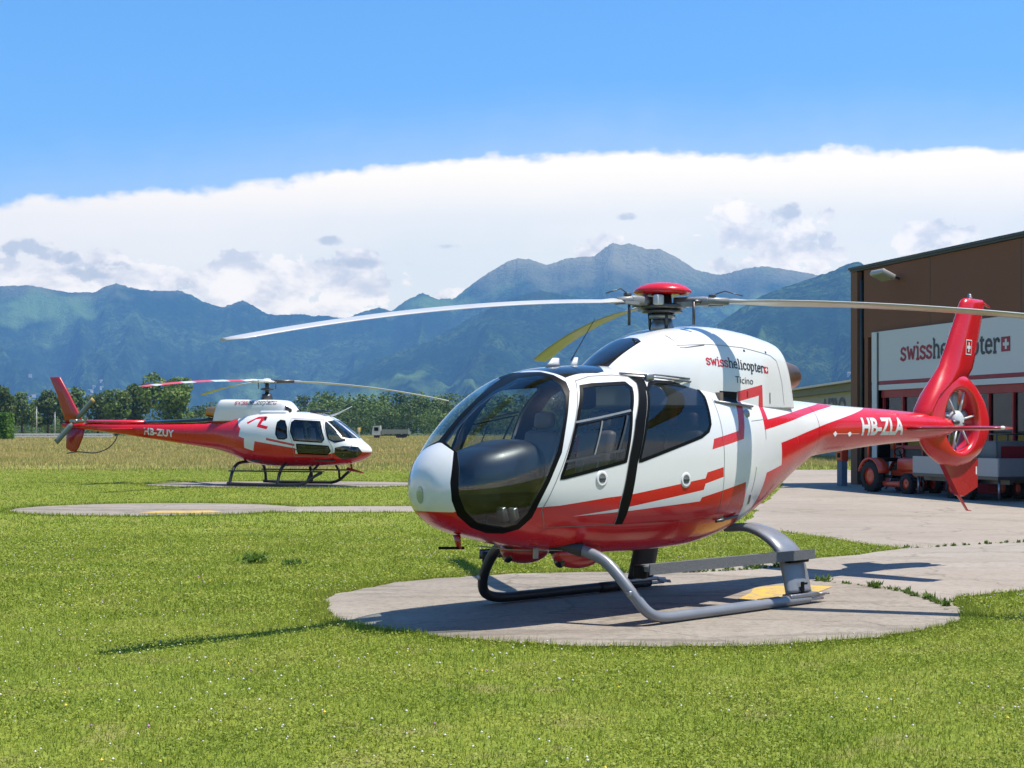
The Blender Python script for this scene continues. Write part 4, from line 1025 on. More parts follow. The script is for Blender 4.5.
for sd in (1, -1):
    hull_part(hull, P_['glass'], 'windscreen', g_screen, H1, side=sd)
    d1 = hull_part(hull, P_['doorF'], 'front_door', [m_white, m_red], H1, side=sd)
    hull_part(hull, P_['winF'], 'window_pane', g_side, d1, side=sd)
    smooth_line(hull, winF, .03, m_seal, 'window_seal', d1, sd, .003, True)
    smooth_line(hull, S2([(1.94,1.775),(1.655,1.82),(1.262,1.884)]), .018, m_headgrey, 'window_rail', d1, sd, .012)
    smooth_line(hull, S2([(1.955,1.745),(1.662,1.79),(1.275,1.852)]), .012, m_seal, 'window_rail', d1, sd, .010)
    smooth_line(hull, S2([(2.098,1.439),(1.70,1.495),(1.401,1.536)]), .02, m_steel, 'window_rail', d1, sd, .012)
    smooth_line(hull, S2([(1.642,1.79),(1.771,1.49)]), .016, m_headgrey, 'window_divider', d1, sd, .010)
    smooth_line(hull, S2([(1.318,1.84),(1.478,1.53)]), .022, m_steel, 'window_divider', d1, sd, .012)
    smooth_line(hull, offset2(doorF, .004), .008, m_seam, 'door_gap', d1, sd, .002, True)
    d2 = hull_part(hull, P_['doorR'], 'rear_door', [m_white, m_red], H1, side=sd)
    hull_part(hull, P_['winR'], 'window_pane', g_dark, d2, side=sd)
    smooth_line(hull, winR, .03, m_seal, 'window_seal', d2, sd, .003, True)
    hull_part(hull, P_['band'], 'door_pillar', m_seal, H1, side=sd)
    # sill line of the cabin floor
    smooth_line(hull, S2([(2.25,.866),(1.4,.866),(.2,.866),(-.5,.87)]), .008, m_redd, 'sill_gap', H1, sd)
    # door handles: shallow round dish with a bar
    for hx, hz, dd in ((1.678, 1.284, d1), (.562, 1.249, d2)):
        p = hull.hit((hx, 0, hz), (0, 1, 0)); y = p.y
        g = G(); g.lathe([(.045, .005), (.055, .007), (.070, .004), (.075, -.006)], (hx, y, hz), 'Y', 24)
        g2 = G(); g2.box((hx - .005, y + .008, hz), (.072, .008, .018), 0, bev=.003)
        g3 = G(); g3.lathe([(.001, .002), (.04, .003), (.046, .005)], (hx - .005, y, hz), 'Y', 20)
        for gg, nm, mt in ((g, 'handle', m_white), (g2, 'grip', m_steel), (g3, 'grip_recess', m_seam)):
            if sd == -1: gg.v = [(a, -b_, c_) for a, b_, c_ in gg.v]
            gg.build(nm, mt, dd)
    # sliding door rail under the cowling
    g = G(); g.tube([(1.13, .465, 2.232), (.7, .525, 2.228), (.25, .56, 2.20)], .009, 8); g.tube([(1.13, .475, 2.208), (.7, .54, 2.20), (.25, .575, 2.17)], .009, 8)
    g.box((.80, .53, 2.20), (.10, .05, .055), 0, bev=.01)
    if sd == -1: g.v = [(a, -b_, c_) for a, b_, c_ in g.v]
    g.build('door_rail', m_metal, H1)
    g = G(); q = hull.hit((-.3, 0, 1.99), (0, 1, 0)); g.tube([(.0, .66, 1.987), (-.3, .665, 1.965), (-.64, .625, 1.945)], .012, 8)
    if sd == -1: g.v = [(a, -b_, c_) for a, b_, c_ in g.v]
    g.build('rear_door_rail', m_metal, H1)
    # long hand grip low on the flank
    g = G(); pts = [hull.hit((x_, 0, z_), (0, 1, 0)) + Vector((0, .025, 0)) for x_, z_ in ((-.02, .835), (-.16, .845), (-.32, .86), (-.43, .872))]
    g.tube([tuple(p) for p in pts], .014, 10)
    if sd == -1: g.v = [(a, -b_, c_) for a, b_, c_ in g.v]
    g.build('footstep_rail', m_steel, H1)
    # fuel filler and small access panels
    p = hull.hit((-.491, 0, 1.864), (0, 1, 0)); nv = hull.normal(p)
    g = G(); g.lathe([(.001, .012), (.028, .012), (.04, .004), (.052, .001), (.055, -.004)], (p.x, p.y, p.z), 'Y', 24)
    if sd == -1: g.v = [(a, -b_, c_) for a, b_, c_ in g.v]
    g.build('filler_cap', m_metal, H1)
    smooth_line(hull, S2([(-.56, 1.07), (-.59, .98)]), .035, m_steel, 'drain_panel', H1, sd, .004)
    smooth_line(hull, S2([(-.60, 1.35), (-.57, 1.10)]), .006, m_seam, 'panel_gap', H1, sd)
    smooth_line(hull, S2([(-.80, 1.74), (-.79, 1.62)]), .006, m_seam, 'panel_gap', H1, sd)
    smooth_line(hull, S2([(-2.16, 2.0), (-2.16, 1.4)]), .006, m_redd, 'panel_gap', H1, sd)
    smooth_line(hull, S2([(-2.53, 1.672), (-3.05, 1.672)]), .006, m_txtw, 'tie_down_mark', H1, sd)
    for xx in (-2.53, -2.84):
        p = hull.hit((xx, 0, 1.672), (0, 1, 0)); g = G(); g.prism([(xx - .04, p.z), (xx, p.z + .033), (xx + .04, p.z), (xx, p.z - .033)], p.y - .02, p.y + .004)
        if sd == -1: g.v = [(a, -b_, c_) for a, b_, c_ in g.v]
        g.build('tie_down_mark', m_txtw, H1)
for xx, zz0, zz1 in ((-3.55, 1.98, 1.5), (-4.62, 1.95, 1.55)):
    for sd in (1, -1): smooth_line(hull, S2([(xx, zz0), (xx, zz1)]), .005, m_redd, 'panel_gap', H1, sd)
for sd in (1, -1):
    smooth_line(hull, S2([(.02, 2.02), (-.02, 1.5), (-.02, .90)]), .005, m_seam, 'panel_gap', H1, sd)
    smooth_line(hull, S2([(-.84, 1.82), (-.55, 1.80)]), .004, m_seam, 'panel_gap', H1, sd)
# nose lamp
p = hull.hit((3.06, .02, 1.135), (1, 0, 0))
g = G(); V0 = []
for k in range(24):
    t = 2 * math.pi * k / 24; h = hull.hit((0, -.02 + .045 * math.cos(t), 1.16 + .075 * math.sin(t)), (1, 0, 0)); V0.append(h + Vector((.004, 0, 0)))
g.add([Vector(p) for p in V0] + [sum(V0, Vector()) / 24 + Vector((.012, 0, 0))], [(i, (i + 1) % 24, 24) for i in range(24)], 0, True); g.build('landing_light', m_lamp, nose_o)

# ---- engine cowling with the same livery
cregs = [Region(PS, zig), Region(PS, hook), Region(PS, intakeP), Region(PT, P2(PT, [(1.3, -.1, 0), (1.3, .0, 0), (1.2, .18, 0), (.8, .20, 0), (.55, .21, 0), (.50, .12, 0), (.47, 0, 0), (.47, -.1, 0)]), .1)]
for r_ in cregs: r_.cut(cowl.bm)
cs = []
for f in cowl.bm.faces:
    c = f.calc_center_median(); mi = 1 if (cregs[0].has(f, c) or cregs[1].has(f, c)) else 2 if cregs[2].has(f, c) else 3 if (cregs[3].has(f, c) and c.x > .46) else 0
    cs.append(([tuple(v.co) for v in f.verts], mi))
cw = hull_part(cowl, cs, 'engine_cowling', [m_white, m_red, m_seal, m_black], H1, both=True)
for sd in (1, -1):
    smooth_line(cowl, S2([(.30, 2.52), (-.1, 2.545), (-.6, 2.53), (-1.1, 2.47), (-1.22, 2.42)]), .006, m_seam, 'panel_gap', cw, sd)
    smooth_line(cowl, S2([(-1.22, 2.42), (-1.30, 2.2), (-1.34, 1.97)]), .006, m_seam, 'panel_gap', cw, sd)
    smooth_line(cowl, S2([(.30, 2.62), (.27, 2.50), (.22, 2.50), (-.05, 2.535)]), .009, m_steel, 'vent_slot', cw, sd)
    smooth_line(cowl, S2([(-.60, 2.10), (-.60, 2.03)]), .015, m_steel, 'latch', cw, sd); smooth_line(cowl, S2([(-1.02, 2.09), (-1.02, 1.98)]), .018, m_steel, 'latch', cw, sd)
    for lx in (-.6, -1.0): smooth_line(cowl, S2([(lx, 2.50), (lx - .03, 2.50)]), .02, m_steel, 'latch', cw, sd)
g = G(); g.tube([(-1.42, .0, 2.26), (-1.70, .0, 2.28), (-2.0, 0, 2.29), (-2.14, .0, 2.30)], [.20, .185, .165, .13], 24, 0, caps=False); g.tube([(-2.135, 0, 2.30), (-1.5, 0, 2.27)], [.113, .15], 24, 1, caps=False); g.add([(-1.65, .15 * math.cos(t), 2.28 + .15 * math.sin(t)) for t in np.linspace(0, 2 * math.pi, 20, endpoint=False)], [tuple(range(20))], 1)
g.build('exhaust_pipe', [m_exh, m_steel], H1)

# ---- operator name on the cowling (strips follow the surface)
def word_on(hull_, word, x0, z0, x1, z1, xh, cols, parent, name, off=.003, w=.17):
    strips, tot = slab_word(word, w); sc = math.hypot(x1 - x0, z1 - z0) / (tot + 1.1); ux, uz = (x1 - x0), (z1 - z0); L = math.hypot(ux, uz); ux, uz = ux / L, uz / L
    ky = xh / 1.0
    gs = {}
    cnt = 0
    def place(a, b_, k=0.):
        x_ = x0 + ux * a * sc; z_ = z0 + uz * a * sc + b_ * ky; h = hull_.hit((x_, 0, z_), (0, 1, 0)); h = h if h is not None else Vector((x_, .6, z_)); return h + hull_.normal(h) * (off + k * .0008)
    for si, (li, rows) in enumerate(strips):
        mi = cols(li); gg = gs.setdefault(mi, G()); kk = (si % 3) * .4
        for i in range(len(rows) - 1):
            (a, b_), (c, d) = rows[i], rows[i + 1]; n = max(1, int((Vector(c) - Vector(a)).length * ky / .03))
            for q in range(n):
                t0, t1 = q / n, (q + 1) / n
                A = a.lerp(c, t0); B = b_.lerp(d, t0); C_ = b_.lerp(d, t1); D_ = a.lerp(c, t1)
                gg.add([place(A.x, A.y, kk), place(B.x, B.y, kk), place(C_.x, C_.y, kk), place(D_.x, D_.y, kk)], [(0, 1, 2, 3)])
    g0 = G()
    for mi in sorted(gs): g0.add(gs[mi].v, gs[mi].f, mi)
    swiss_mark(g0, lambda a, b_, k: place(a, b_, 2 + k), tot + .05, 1.0, 1, 2)
    return g0.build(name, [m_txt, m_txtr, m_txtw], parent)
word_on(cowl, 'swisshelicopter', .0, 2.345, -1.00, 2.285, .062, lambda i: 1 if i < 5 else 0, cw, 'operator_lettering', w=.2)
def font_on(hull_, s, x0, z0, x1, z1, height, mat, parent, name, bold=.0, off=.003, wfac=None):
    """built-in font laid on the port side, reading towards the tail"""
    V, F = text_poly(s, bold); xs_ = [v[0] for v in V]; w = max(xs_) - min(xs_); mn = min(xs_); L = math.hypot(x1 - x0, z1 - z0)
    bmx = bmesh.new(); vv = [bmx.verts.new((v[0], v[1], 0)) for v in V]
    for f in F:
        try: bmx.faces.new([vv[i] for i in f])
        except ValueError: pass
    for k in range(1, 6):
        bmesh.ops.bisect_plane(bmx, geom=bmx.verts[:] + bmx.edges[:] + bmx.faces[:], plane_co=(0, .7 * k / 6, 0), plane_no=(0, 1, 0))
    bmx.verts.index_update(); g = G(); W_ = []
    for v in bmx.verts:
        a = (v.co.x - mn) / w * L; b_ = v.co.y / .7 * height; x_ = x0 + (x1 - x0) / L * a; z_ = z0 + (z1 - z0) / L * a + b_
        h = hull_.hit((x_, 0, z_), (0, 1, 0)); h = h if h is not None else Vector((x_, .3, z_)); W_.append(h + hull_.normal(h) * off)
    g.add(W_, [[v.index for v in f.verts] for f in bmx.faces]); bmx.free(); return g.build(name, mat, parent)
font_on(cowl, 'Ticino', -.40, 2.175, -.70, 2.165, .068, m_txt, cw, 'place_lettering')
font_on(hull, 'HB-ZLA', -3.10, 1.662, -4.02, 1.668, .185, m_txtw, H1, 'registration_lettering', bold=.035)

# ---- interior
g = G(); g.box((1.1, 0, .86), (2.0, .90, .05)); g.build('cabin_floor', m_dark, H1)
cs_ = []
for x_, w_, zt_, zb_ in ((2.72, .10, 1.36, 1.22), (2.70, .20, 1.42, 1.12), (2.60, .31, 1.52, 1.00), (2.42, .36, 1.57, .97), (2.22, .39, 1.62, .95), (2.05, .38, 1.63, .97), (1.98, .36, 1.61, 1.02), (1.95, .31, 1.56, 1.08)):
    zc_ = (zt_ + zb_) / 2; cs_.append([(x_, w_ * (1 - .45 * max(0, (zc_ - z_) / (zt_ - zb_) * 2)) * yy, z_) for yy, z_ in [(math.copysign(abs(math.cos(a_)) ** .62, math.cos(a_)), zc_ + (zt_ - zb_) / 2 * math.copysign(abs(math.sin(a_)) ** .62, math.sin(a_))) for a_ in np.linspace(0, 2 * math.pi, 40, endpoint=False)]])
g = G(); g.loft(cs_, 0); g.box((2.1, 0, .98), (.30, .26, .25), 0, bev=.03); g.build('instrument_console', m_consol, H1)
pn = G()
for k in range(5): pn.lathe([(.001, 0), (.045, 0), (.05, -.008)], (1.945, -.24 + .12 * k, 1.40), 'X', 16)
pn.build('instrument_dials', m_headgrey, H1)
for y in (.42, .28, -.28, -.42): G().box((2.42, y, .98), (.05, .09, .13), 0, ry=.3, bev=.01).build('pedal', m_metal, H1)
G().box((1.62, 0, .98), (.75, .14, .20), 0, bev=.02).build('centre_console', m_consol, H1)
for y in (.36, -.36):
    G().tube([(1.33, y + .08, 1.68), (1.42, y + .10, 1.35), (1.60, y + .08, 1.12)], .020, 6, flat=.25).build('seat_belt', m_headgrey, H1); G().tube([(1.33, y - .08, 1.68), (1.42, y - .10, 1.35), (1.60, y - .08, 1.12)], .020, 6, flat=.25).build('seat_belt', m_headgrey, H1)
def seat(x, y, name='seat'):
    s_ = G(); s_.box((x, y, 1.03), (.46, .44, .12), 1, bev=.04); s_.box((x + .02, y, .92), (.36, .36, .16), 0, bev=.02); so_ = s_.build(name, [m_seat, m_tan], H1)
    b_ = G(); b_.box((x - .27, y, 1.38), (.12, .43, .66), 0, ry=-.16, bev=.05); b_.build('backrest', m_seat, so_)
    h_ = G(); h_.box((x - .34, y, 1.80), (.09, .24, .16), 0, ry=-.16, bev=.04); h_.build('headrest', m_seat, so_)
    return so_
for y in (.36, -.36): seat(1.62, y)
for y in (.50, 0, -.50): seat(.55, y)
G().box((.22, .35, 1.86), (.05, .10, .20), 0, ry=-.2, bev=.01).build('headset_pouch', m_orange, H1)
G().tube([(1.55, .30, 1.5), (1.5, .30, 1.66)], .014, 8).build('red_belt', m_belt, H1)
for y in (.36, -.36): G().tube([(1.95, y, .9), (2.0, y, 1.10), (1.93, y, 1.28)], .014, 8).build('control_stick', m_steel, H1)
g = G(); g.box((-.12, 0, 1.45), (.05, 1.30, 1.25)); g.build('rear_bulkhead', m_seat, H1)

# ---- tail fan, fins
FC = (-5.52, 1.83)
OUT = [(-5.97, 2.30), (-6.22, 2.10), (-6.37, 1.85), (-6.34, 1.63), (-6.14, 1.42), (-5.84, 1.29), (-5.50, 1.25), (-5.22, 1.29), (-4.93, 1.42), (-4.74, 1.60), (-4.68, 1.82), (-4.84, 2.05), (-5.04, 2.28), (-5.22, 2.42), (-5.48, 2.44), (-5.76, 2.40)]
def rad_to(poly, c, t):
    d = Vector((math.cos(t), math.sin(t))); best = 0
    for i in range(len(poly)):
        a = Vector(poly[i]) - Vector(c); b_ = Vector(poly[(i + 1) % len(poly)]) - Vector(c); e = b_ - a; den = d.x * e.y - d.y * e.x
        if abs(den) < 1e-9: continue
        k = (a.x * e.y - a.y * e.x) / den; q = (a.x * d.y - a.y * d.x) / den
        if k > 0 and -1e-6 <= q <= 1 + 1e-6: best = max(best, k)
    return best
nA_ = 128; RO = [rad_to(OUT, FC, 2 * math.pi * k / nA_) for k in range(nA_)]
for _ in range(3): RO = [(RO[i - 1] + 2 * RO[i] + RO[(i + 1) % nA_]) / 4 for i in range(nA_)]
ri = .378
rings = []
nr_ = 14
for k in range(nA_):
    t = 2 * math.pi * k / nA_; Rk = RO[k]; pr_ = []
    th_ = .13
    pr_ += [(ri, -.06), (ri, .0), (ri, .06)]
    for a in (15, 35, 55, 75, 90): pr_.append((ri + .05 * (1 - math.cos(R(a))), .06 + (th_ - .06) * math.sin(R(a))))
    r0_ = ri + .05
    for q in (.12, .25, .4, .55, .68, .8, .9, .97): pr_.append((r0_ + (Rk - r0_) * q, th_ * (1 - q ** 2.6) ** .5 * (1 - .18 * q)))
    pr_.append((Rk, 0))
    full = pr_ + [(r_, -y_) for r_, y_ in pr_[::-1][1:] if not (r_ == ri and abs(y_) < .061)]
    rings.append([(FC[0] + r_ * math.cos(t), y_, FC[1] + r_ * math.sin(t)) for r_, y_ in full])
g = G(); m_ = len(rings[0]); V = [p for r_ in rings for p in r_]
g.add(V, [(i * m_ + j, i * m_ + (j + 1) % m_, ((i + 1) % nA_) * m_ + (j + 1) % m_, ((i + 1) % nA_) * m_ + j) for i in range(nA_) for j in range(m_)], 0, True)
shroud = g.build('fan_shroud', m_red, H1)
g = G(); g.lathe([(.001, .115), (.05, .112), (.10, .095), (.125, .07), (.13, .03), (.13, -.06), (.09, -.10), (.001, -.11)], (FC[0], 0, FC[1]), 'Y', 32); hub_ = g.build('fan_hub', m_alu, H1)
g = G(); g.ell((FC[0] + .03, .158, FC[1] - .03), (.012, .01, .012)); g.tube([(FC[0] + .05, .10, FC[1] - .02), (FC[0] + .2, .10, FC[1] - .02)], .025, 10); g.build('oil_plug', m_steel, hub_)
for k in range(8):
    t = R(20 + 45 * k + (8 if k % 2 else -6)); d = Vector((math.cos(t), 0, math.sin(t))); u = Vector((-math.sin(t), 0, math.cos(t))); s_ = []
    for r_ in (.10, .2, .3, .372):
        tw = R(50 - 70 * r_); ax = u * math.cos(tw) + Vector((0, 1, 0)) * math.sin(tw); nn = d.cross(ax); c0 = Vector((FC[0], -.02, FC[1])) + d * r_; ch = .10
        s_.append([tuple(c0 + ax * ch * a + nn * b_) for a, b_ in ((-.5, 0), (-.2, .008), (.2, .008), (.5, 0), (.2, -.006), (-.2, -.006))])
    G().loft(s_).build('fan_blade', m_fanb, hub_)
for k in range(6):
    t = R(50 + 60 * k); c0 = Vector((FC[0], .07, FC[1])); d = Vector((math.cos(t), 0, math.sin(t)))
    g = G(); g.tube([tuple(c0 + d * .11), tuple(c0 + d * .379)], .014, 8, flat=1); g.build('stator_strut', m_alu, hub_)
def wing_sec(xl, xt, y, z, th_, axis='z', peak=.35, n=10, te=.012):
    """closed section from leading edge xl to trailing edge xt"""
    P = []
    for i in range(n + 1):
        q = i / n; tt = th_ * (math.sin(min(q / peak, 1) * math.pi / 2) ** .6 if q < peak else (1 - ((q - peak) / (1 - peak)) ** 1.3 * (1 - te / th_)))
        P.append((xl + (xt - xl) * q, tt))
    pts = P + [(a, -b_) for a, b_ in P[::-1] if b_ > 0]
    return [(a, b_ + y, z) if axis == 'z' else (a, y, z + b_) for a, b_ in pts]
secs = [wing_sec(*q) for q in [(-4.64, -5.00, 0, 1.80, .12), (-4.72, -5.06, 0, 1.97, .13), (-4.88, -5.20, 0, 2.15, .135), (-5.03, -5.82, 0, 2.34, .128), (-5.20, -5.98, 0, 2.50, .112), (-5.32, -6.06, 0, 2.70, .10), (-5.47, -6.14, 0, 2.94, .095), (-5.60, -6.21, 0, 3.15, .09), (-5.69, -6.26, 0, 3.31, .085), (-5.72, -6.27, 0, 3.355, .075), (-5.78, -6.22, 0, 3.38, .03)]]
fin_o = G().loft(secs, 0).build('tail_fin', m_red, H1)
G().tube([(-6.18, 0, 3.355), (-6.42, 0, 3.30)], [.022, .012], 10).build('fin_tip_spur', m_red, fin_o)
g = G(); g.lathe([(.035, 3.37), (.035, 3.395), (.026, 3.405), (.024, 3.43), (.015, 3.44), (.001, 3.442)], (-5.92, 0, 0), 'Z', 16); g.build('beacon', m_metal, fin_o)
# small white-outlined red emblem with a cross
def fin_y(x, z):
    xl = np.interp(z, [2.5, 2.94, 3.31], [-5.20, -5.47, -5.69]); xt = np.interp(z, [2.5, 2.94, 3.31], [-6.0, -6.14, -6.26]); q = (x - xl) / (xt - xl); th_ = float(np.interp(z, [2.5, 3.31], [.105, .085]))
    return th_ * (math.sin(min(q / .35, 1) * math.pi / 2) ** .6 if q < .35 else (1 - ((q - .35) / .65) ** 1.3 * (1 - .012 / th_)))
g = G(); ex, ez, es = -5.76, 2.755, .095
for sd in (1,):
    P3 = lambda a, b_, k: (ex - a, (fin_y(ex - a, ez + b_) + .004 + k) * sd, ez + b_)
    def rect(a0, b0, a1, b1, k):
        g.add([P3(a0, b0, k), P3(a1, b0, k), P3(a1, b1, k), P3(a0, b1, k)], [(0, 1, 2, 3)], 0)
    e = es; w = .012
    rect(-e, -e, e, -e + w, 0); rect(-e, e - w, e, e, 0); rect(-e, -e + w, -e + w, e - w, 0); rect(e - w, -e + w, e, e - w, 0)
    rect(-.018, -.06, .018, .06, 0); rect(-.06, -.018, -.018, .018, 0); rect(.018, -.018, .06, .018, 0)
g.build('cross_emblem', m_txtw, fin_o)
g = G(); g.loft([[(x, y + sy, z) for x, z in [(-5.22, 1.33), (-5.42, 1.10), (-5.60, .90), (-5.72, .88), (-6.06, .99), (-6.07, 1.36)]] for y, sy in ((.035, 0), (-.035, 0))], 0, False); vf = g.build('ventral_fin', m_redd, H1)
g = G(); g.tube([(-5.32, 0, 1.26), (-5.56, 0, .97), (-5.86, 0, .70), (-5.95, 0, .69)], [.03, .028, .02, .012], 8, flat=.5); g.build('tail_skid', m_red, H1)
for sd in (1, -1):
    secs = [wing_sec(xl, xt, y * sd, 1.735, th_, 'y') for xl, xt, y, th_ in ((-4.08, -4.56, .12, .035), (-4.12, -4.54, .9, .028), (-4.16, -4.54, 1.28, .022), (-4.22, -4.54, 1.32, .012))]
    st_ = G().loft(secs, 0).build('stabilizer', m_redd, H1)
    g = G(); g.ell((-4.30, 1.325 * sd, 1.74), (.05, .015, .02)); g.build('position_light', m_txtw, st_)
# small white lettering panel on the ventral fin
g = G(); g.box((-6.02, .037, 1.20), (.03, .006, .10)); g.build('data_plate', m_txtw, vf)

# ---- rotor
RH = 2.973
ROT = bpy.data.objects.new('main_rotor', None); COL.objects.link(ROT); ROT.parent = H1; ROT.location = (0, 0, 0)
g = G(); g.tube([(0, 0, 2.66), (0, 0, 2.80)], [.13, .10], 24); g.tube([(0, 0, 2.80), (0, 0, 3.05)], [.075, .07], 20); g.lathe([(.08, 2.80), (.13, 2.82), (.13, 2.85), (.08, 2.865)], (0, 0, 0), 'Z', 24)
g.build('mast', m_metal, H1)
g = G(); g.lathe([(.001, 3.045), (.18, 3.045), (.25, 3.052), (.282, 3.066), (.288, 3.082), (.275, 3.104), (.225, 3.138), (.15, 3.160), (.07, 3.172), (.001, 3.175)], (0, 0, 0), 'Z', 40); g.build('rotor_cap', m_red, H1)
g = G(); g.lathe([(.001, 2.90), (.20, 2.905), (.24, 2.93), (.20, 2.955), (.10, 2.965), (.09, 3.05), (.001, 3.05)], (0, 0, 0), 'Z', 30)
head = g.build('rotor_head', m_steel, H1)
def rotor_local(ang_world, H_rot): return ang_world - H_rot
HROT = H1.rotation_euler.z
TX_, TY_ = .010, .026
def blade_path(aw, s_, c, H0=RH, tx=TX_, ty=TY_):
    return H0 + s_ * (tx * math.cos(aw) + ty * math.sin(aw)) - c * s_ * s_
def make_blade(parent, aw, rot, Rr, chord, c, H0, root, mats, tw0=13., tw1=6., tx=TX_, ty=TY_, bands=None, name='rotor_blade', z0=0., cw=True, ns=40):
    """aw: world azimuth; rotor turns clockwise seen from above"""
    al = aw - rot; d = Vector((math.cos(al), math.sin(al), 0)); lead = Vector((math.sin(al), -math.cos(al), 0)) if cw else Vector((-math.sin(al), math.cos(al), 0))
    secs = []; prof = [(.25, 0), (.22, .28), (.12, .5), (0, .55), (-.2, .46), (-.45, .22), (-.75, .0), (-.45, -.12), (-.2, -.3), (0, -.4), (.12, -.36), (.22, -.2)]
    ss = np.linspace(root, Rr, ns)
    for s_ in ss:
        z = blade_path(aw, s_, c, H0, tx, ty) - z0; q = (s_ - root) / (Rr - root); ch = chord * (np.interp(q, [0, .04, .10, 1], [.45, .6, 1, 1])) * (1 if q < .965 else 1 - .45 * ((q - .965) / .035) ** 2)
        tw = R(np.interp(q, [0, 1], [tw0, tw1])); th_ = chord * .12 * (1.8 if q < .05 else 1)
        e1 = lead * math.cos(tw) + Vector((0, 0, 1)) * math.sin(tw); e2 = Vector((0, 0, 1)) * math.cos(tw) - lead * math.sin(tw)
        o_ = d * s_ + Vector((0, 0, z)); secs.append([tuple(o_ + e1 * a * ch + e2 * b_ * th_) for a, b_ in prof])
    g = G()
    if bands:
        g.loft(secs, 0); n = len(prof)
        for fi in range((len(secs) - 1) * n): g.m[fi] = bands(ss[fi // n] / Rr)
    else: g.loft(secs, 0)
    b_ = g.build(name, mats, parent)
    return b_, d, lead
for aw in (R(102.3), R(222.3), R(-17.7)):
    b_, d, lead = make_blade(H1, aw, HROT, 5.0, .245, .0182, RH, .62, [m_blade], tw0=10., tw1=4.)
    zr = blade_path(aw, .6, .018)
    g = G(); g.tube([tuple(d * .12 + Vector((0, 0, RH + .0))), tuple(d * .42 + Vector((0, 0, RH + .01))), tuple(d * .66 + Vector((0, 0, zr)))], [.05, .042, .036], 12)
    g.box(tuple(d * .36 + Vector((0, 0, RH))), (.22, .09, .085), 0, math.atan2(d.y, d.x), bev=.02); g.box(tuple(d * .24 + lead * .09 + Vector((0, 0, RH - .03))), (.16, .03, .05), 0, math.atan2(d.y, d.x)); g.box(tuple(d * .50 - lead * .05 + Vector((0, 0, RH - .03))), (.20, .03, .03), 0, math.atan2(d.y, d.x)); g.build('blade_sleeve', m_headgrey, b_)
    g = G(); p1 = d * .34 + lead * .13; g.tube([tuple(p1 + Vector((0, 0, 2.74))), tuple(p1 + Vector((0, 0, RH - .01)))], .014, 8); g.tube([tuple(p1 + Vector((0, 0, RH - .01))), tuple(d * .40 + Vector((0, 0, RH)))], .022, 8); g.build('pitch_link', m_steel, b_)
    g = G(); p2 = d * .50; g.box(tuple(p2 + Vector((0, 0, RH + .05))), (.07, .05, .035), 0, math.atan2(d.y, d.x), bev=.008); g.tube([tuple(p2 + Vector((0, 0, RH + .06))), tuple(d * .62 - lead * .02 + Vector((0, 0, RH + .10))), tuple(d * .80 + Vector((0, 0, RH + .045)))], .006, 6); g.build('blade_damper', m_steel, b_)
    g = G(); q = d * .20 - lead * .13; g.box(tuple(q + Vector((0, 0, RH + .01))), (.10, .07, .10), 0, math.atan2(d.y, d.x), bev=.015); g.build('elastomer_block', m_alu, b_)
bpy.data.objects.remove(ROT)
g = G()
for k in range(3):
    a = R(60 + 120 * k); g.tube([(.12 * math.cos(a), .12 * math.sin(a), 2.70), (.13 * math.cos(a), .13 * math.sin(a), 2.87)], .016, 8)
g.lathe([(.12, 2.865), (.20, 2.875), (.20, 2.89), (.12, 2.90)], (0, 0, 0), 'Z', 28); g.build('swashplate', m_steel, H1)

# ---- antennas, probe, belly fairings
for x_, h_, w_ in ((1.53, .085, .15), (1.26, .10, .09)):
    g = G(); zt = 2.29; g.loft([[(x_ + a * w_ * q + lean, b_ * .018 * q, zt + hh) for a, b_ in ((.6, 0), (.2, .9), (-.3, .9), (-.6, 0), (-.3, -.9), (.2, -.9))] for q, hh, lean in ((1.15, 0, 0), (.75, h_ * .5, -.02), (.5, h_, -.04))], 0); g.build('antenna', m_white, H1)
G().tube([(1.29, 0, 2.36), (.97, 0, 2.76)], [.006, .003], 6).build('whip_antenna', m_steel, H1)
g = G(); g.tube([(2.70, 0, .80), (2.68, 0, .70), (2.66, 0, .685)], [.045, .03, .025], 10, flat=.5); g.tube([(2.62, 0, .685), (2.90, 0, .70)], .012, 8, 1); g.build('pitot_probe', [m_redd, m_seal], H1)
for y in (.34, -.34):
    g = G(); g.ell((1.56, y, .60), (.27, .19, .135)); fo = g.build('belly_fairing', m_redd, H1)
    g = G(); g.lathe([(.001, 0), (.06, .0), (.07, -.02)], (1.80, y, .57), 'X', 16); g.v = [(a, b_, c_ - .02) for a, b_, c_ in g.v]; g.build('lamp', m_black, fo)
g = G(); g.tube([(2.50, .05, .70), (2.2, .15, .655), (1.9, .3, .645), (1.78, .42, .64)], .005, 8); g.box((2.02, .28, .62), (.05, .02, .09)); g.build('belly_cable', m_metal, H1)

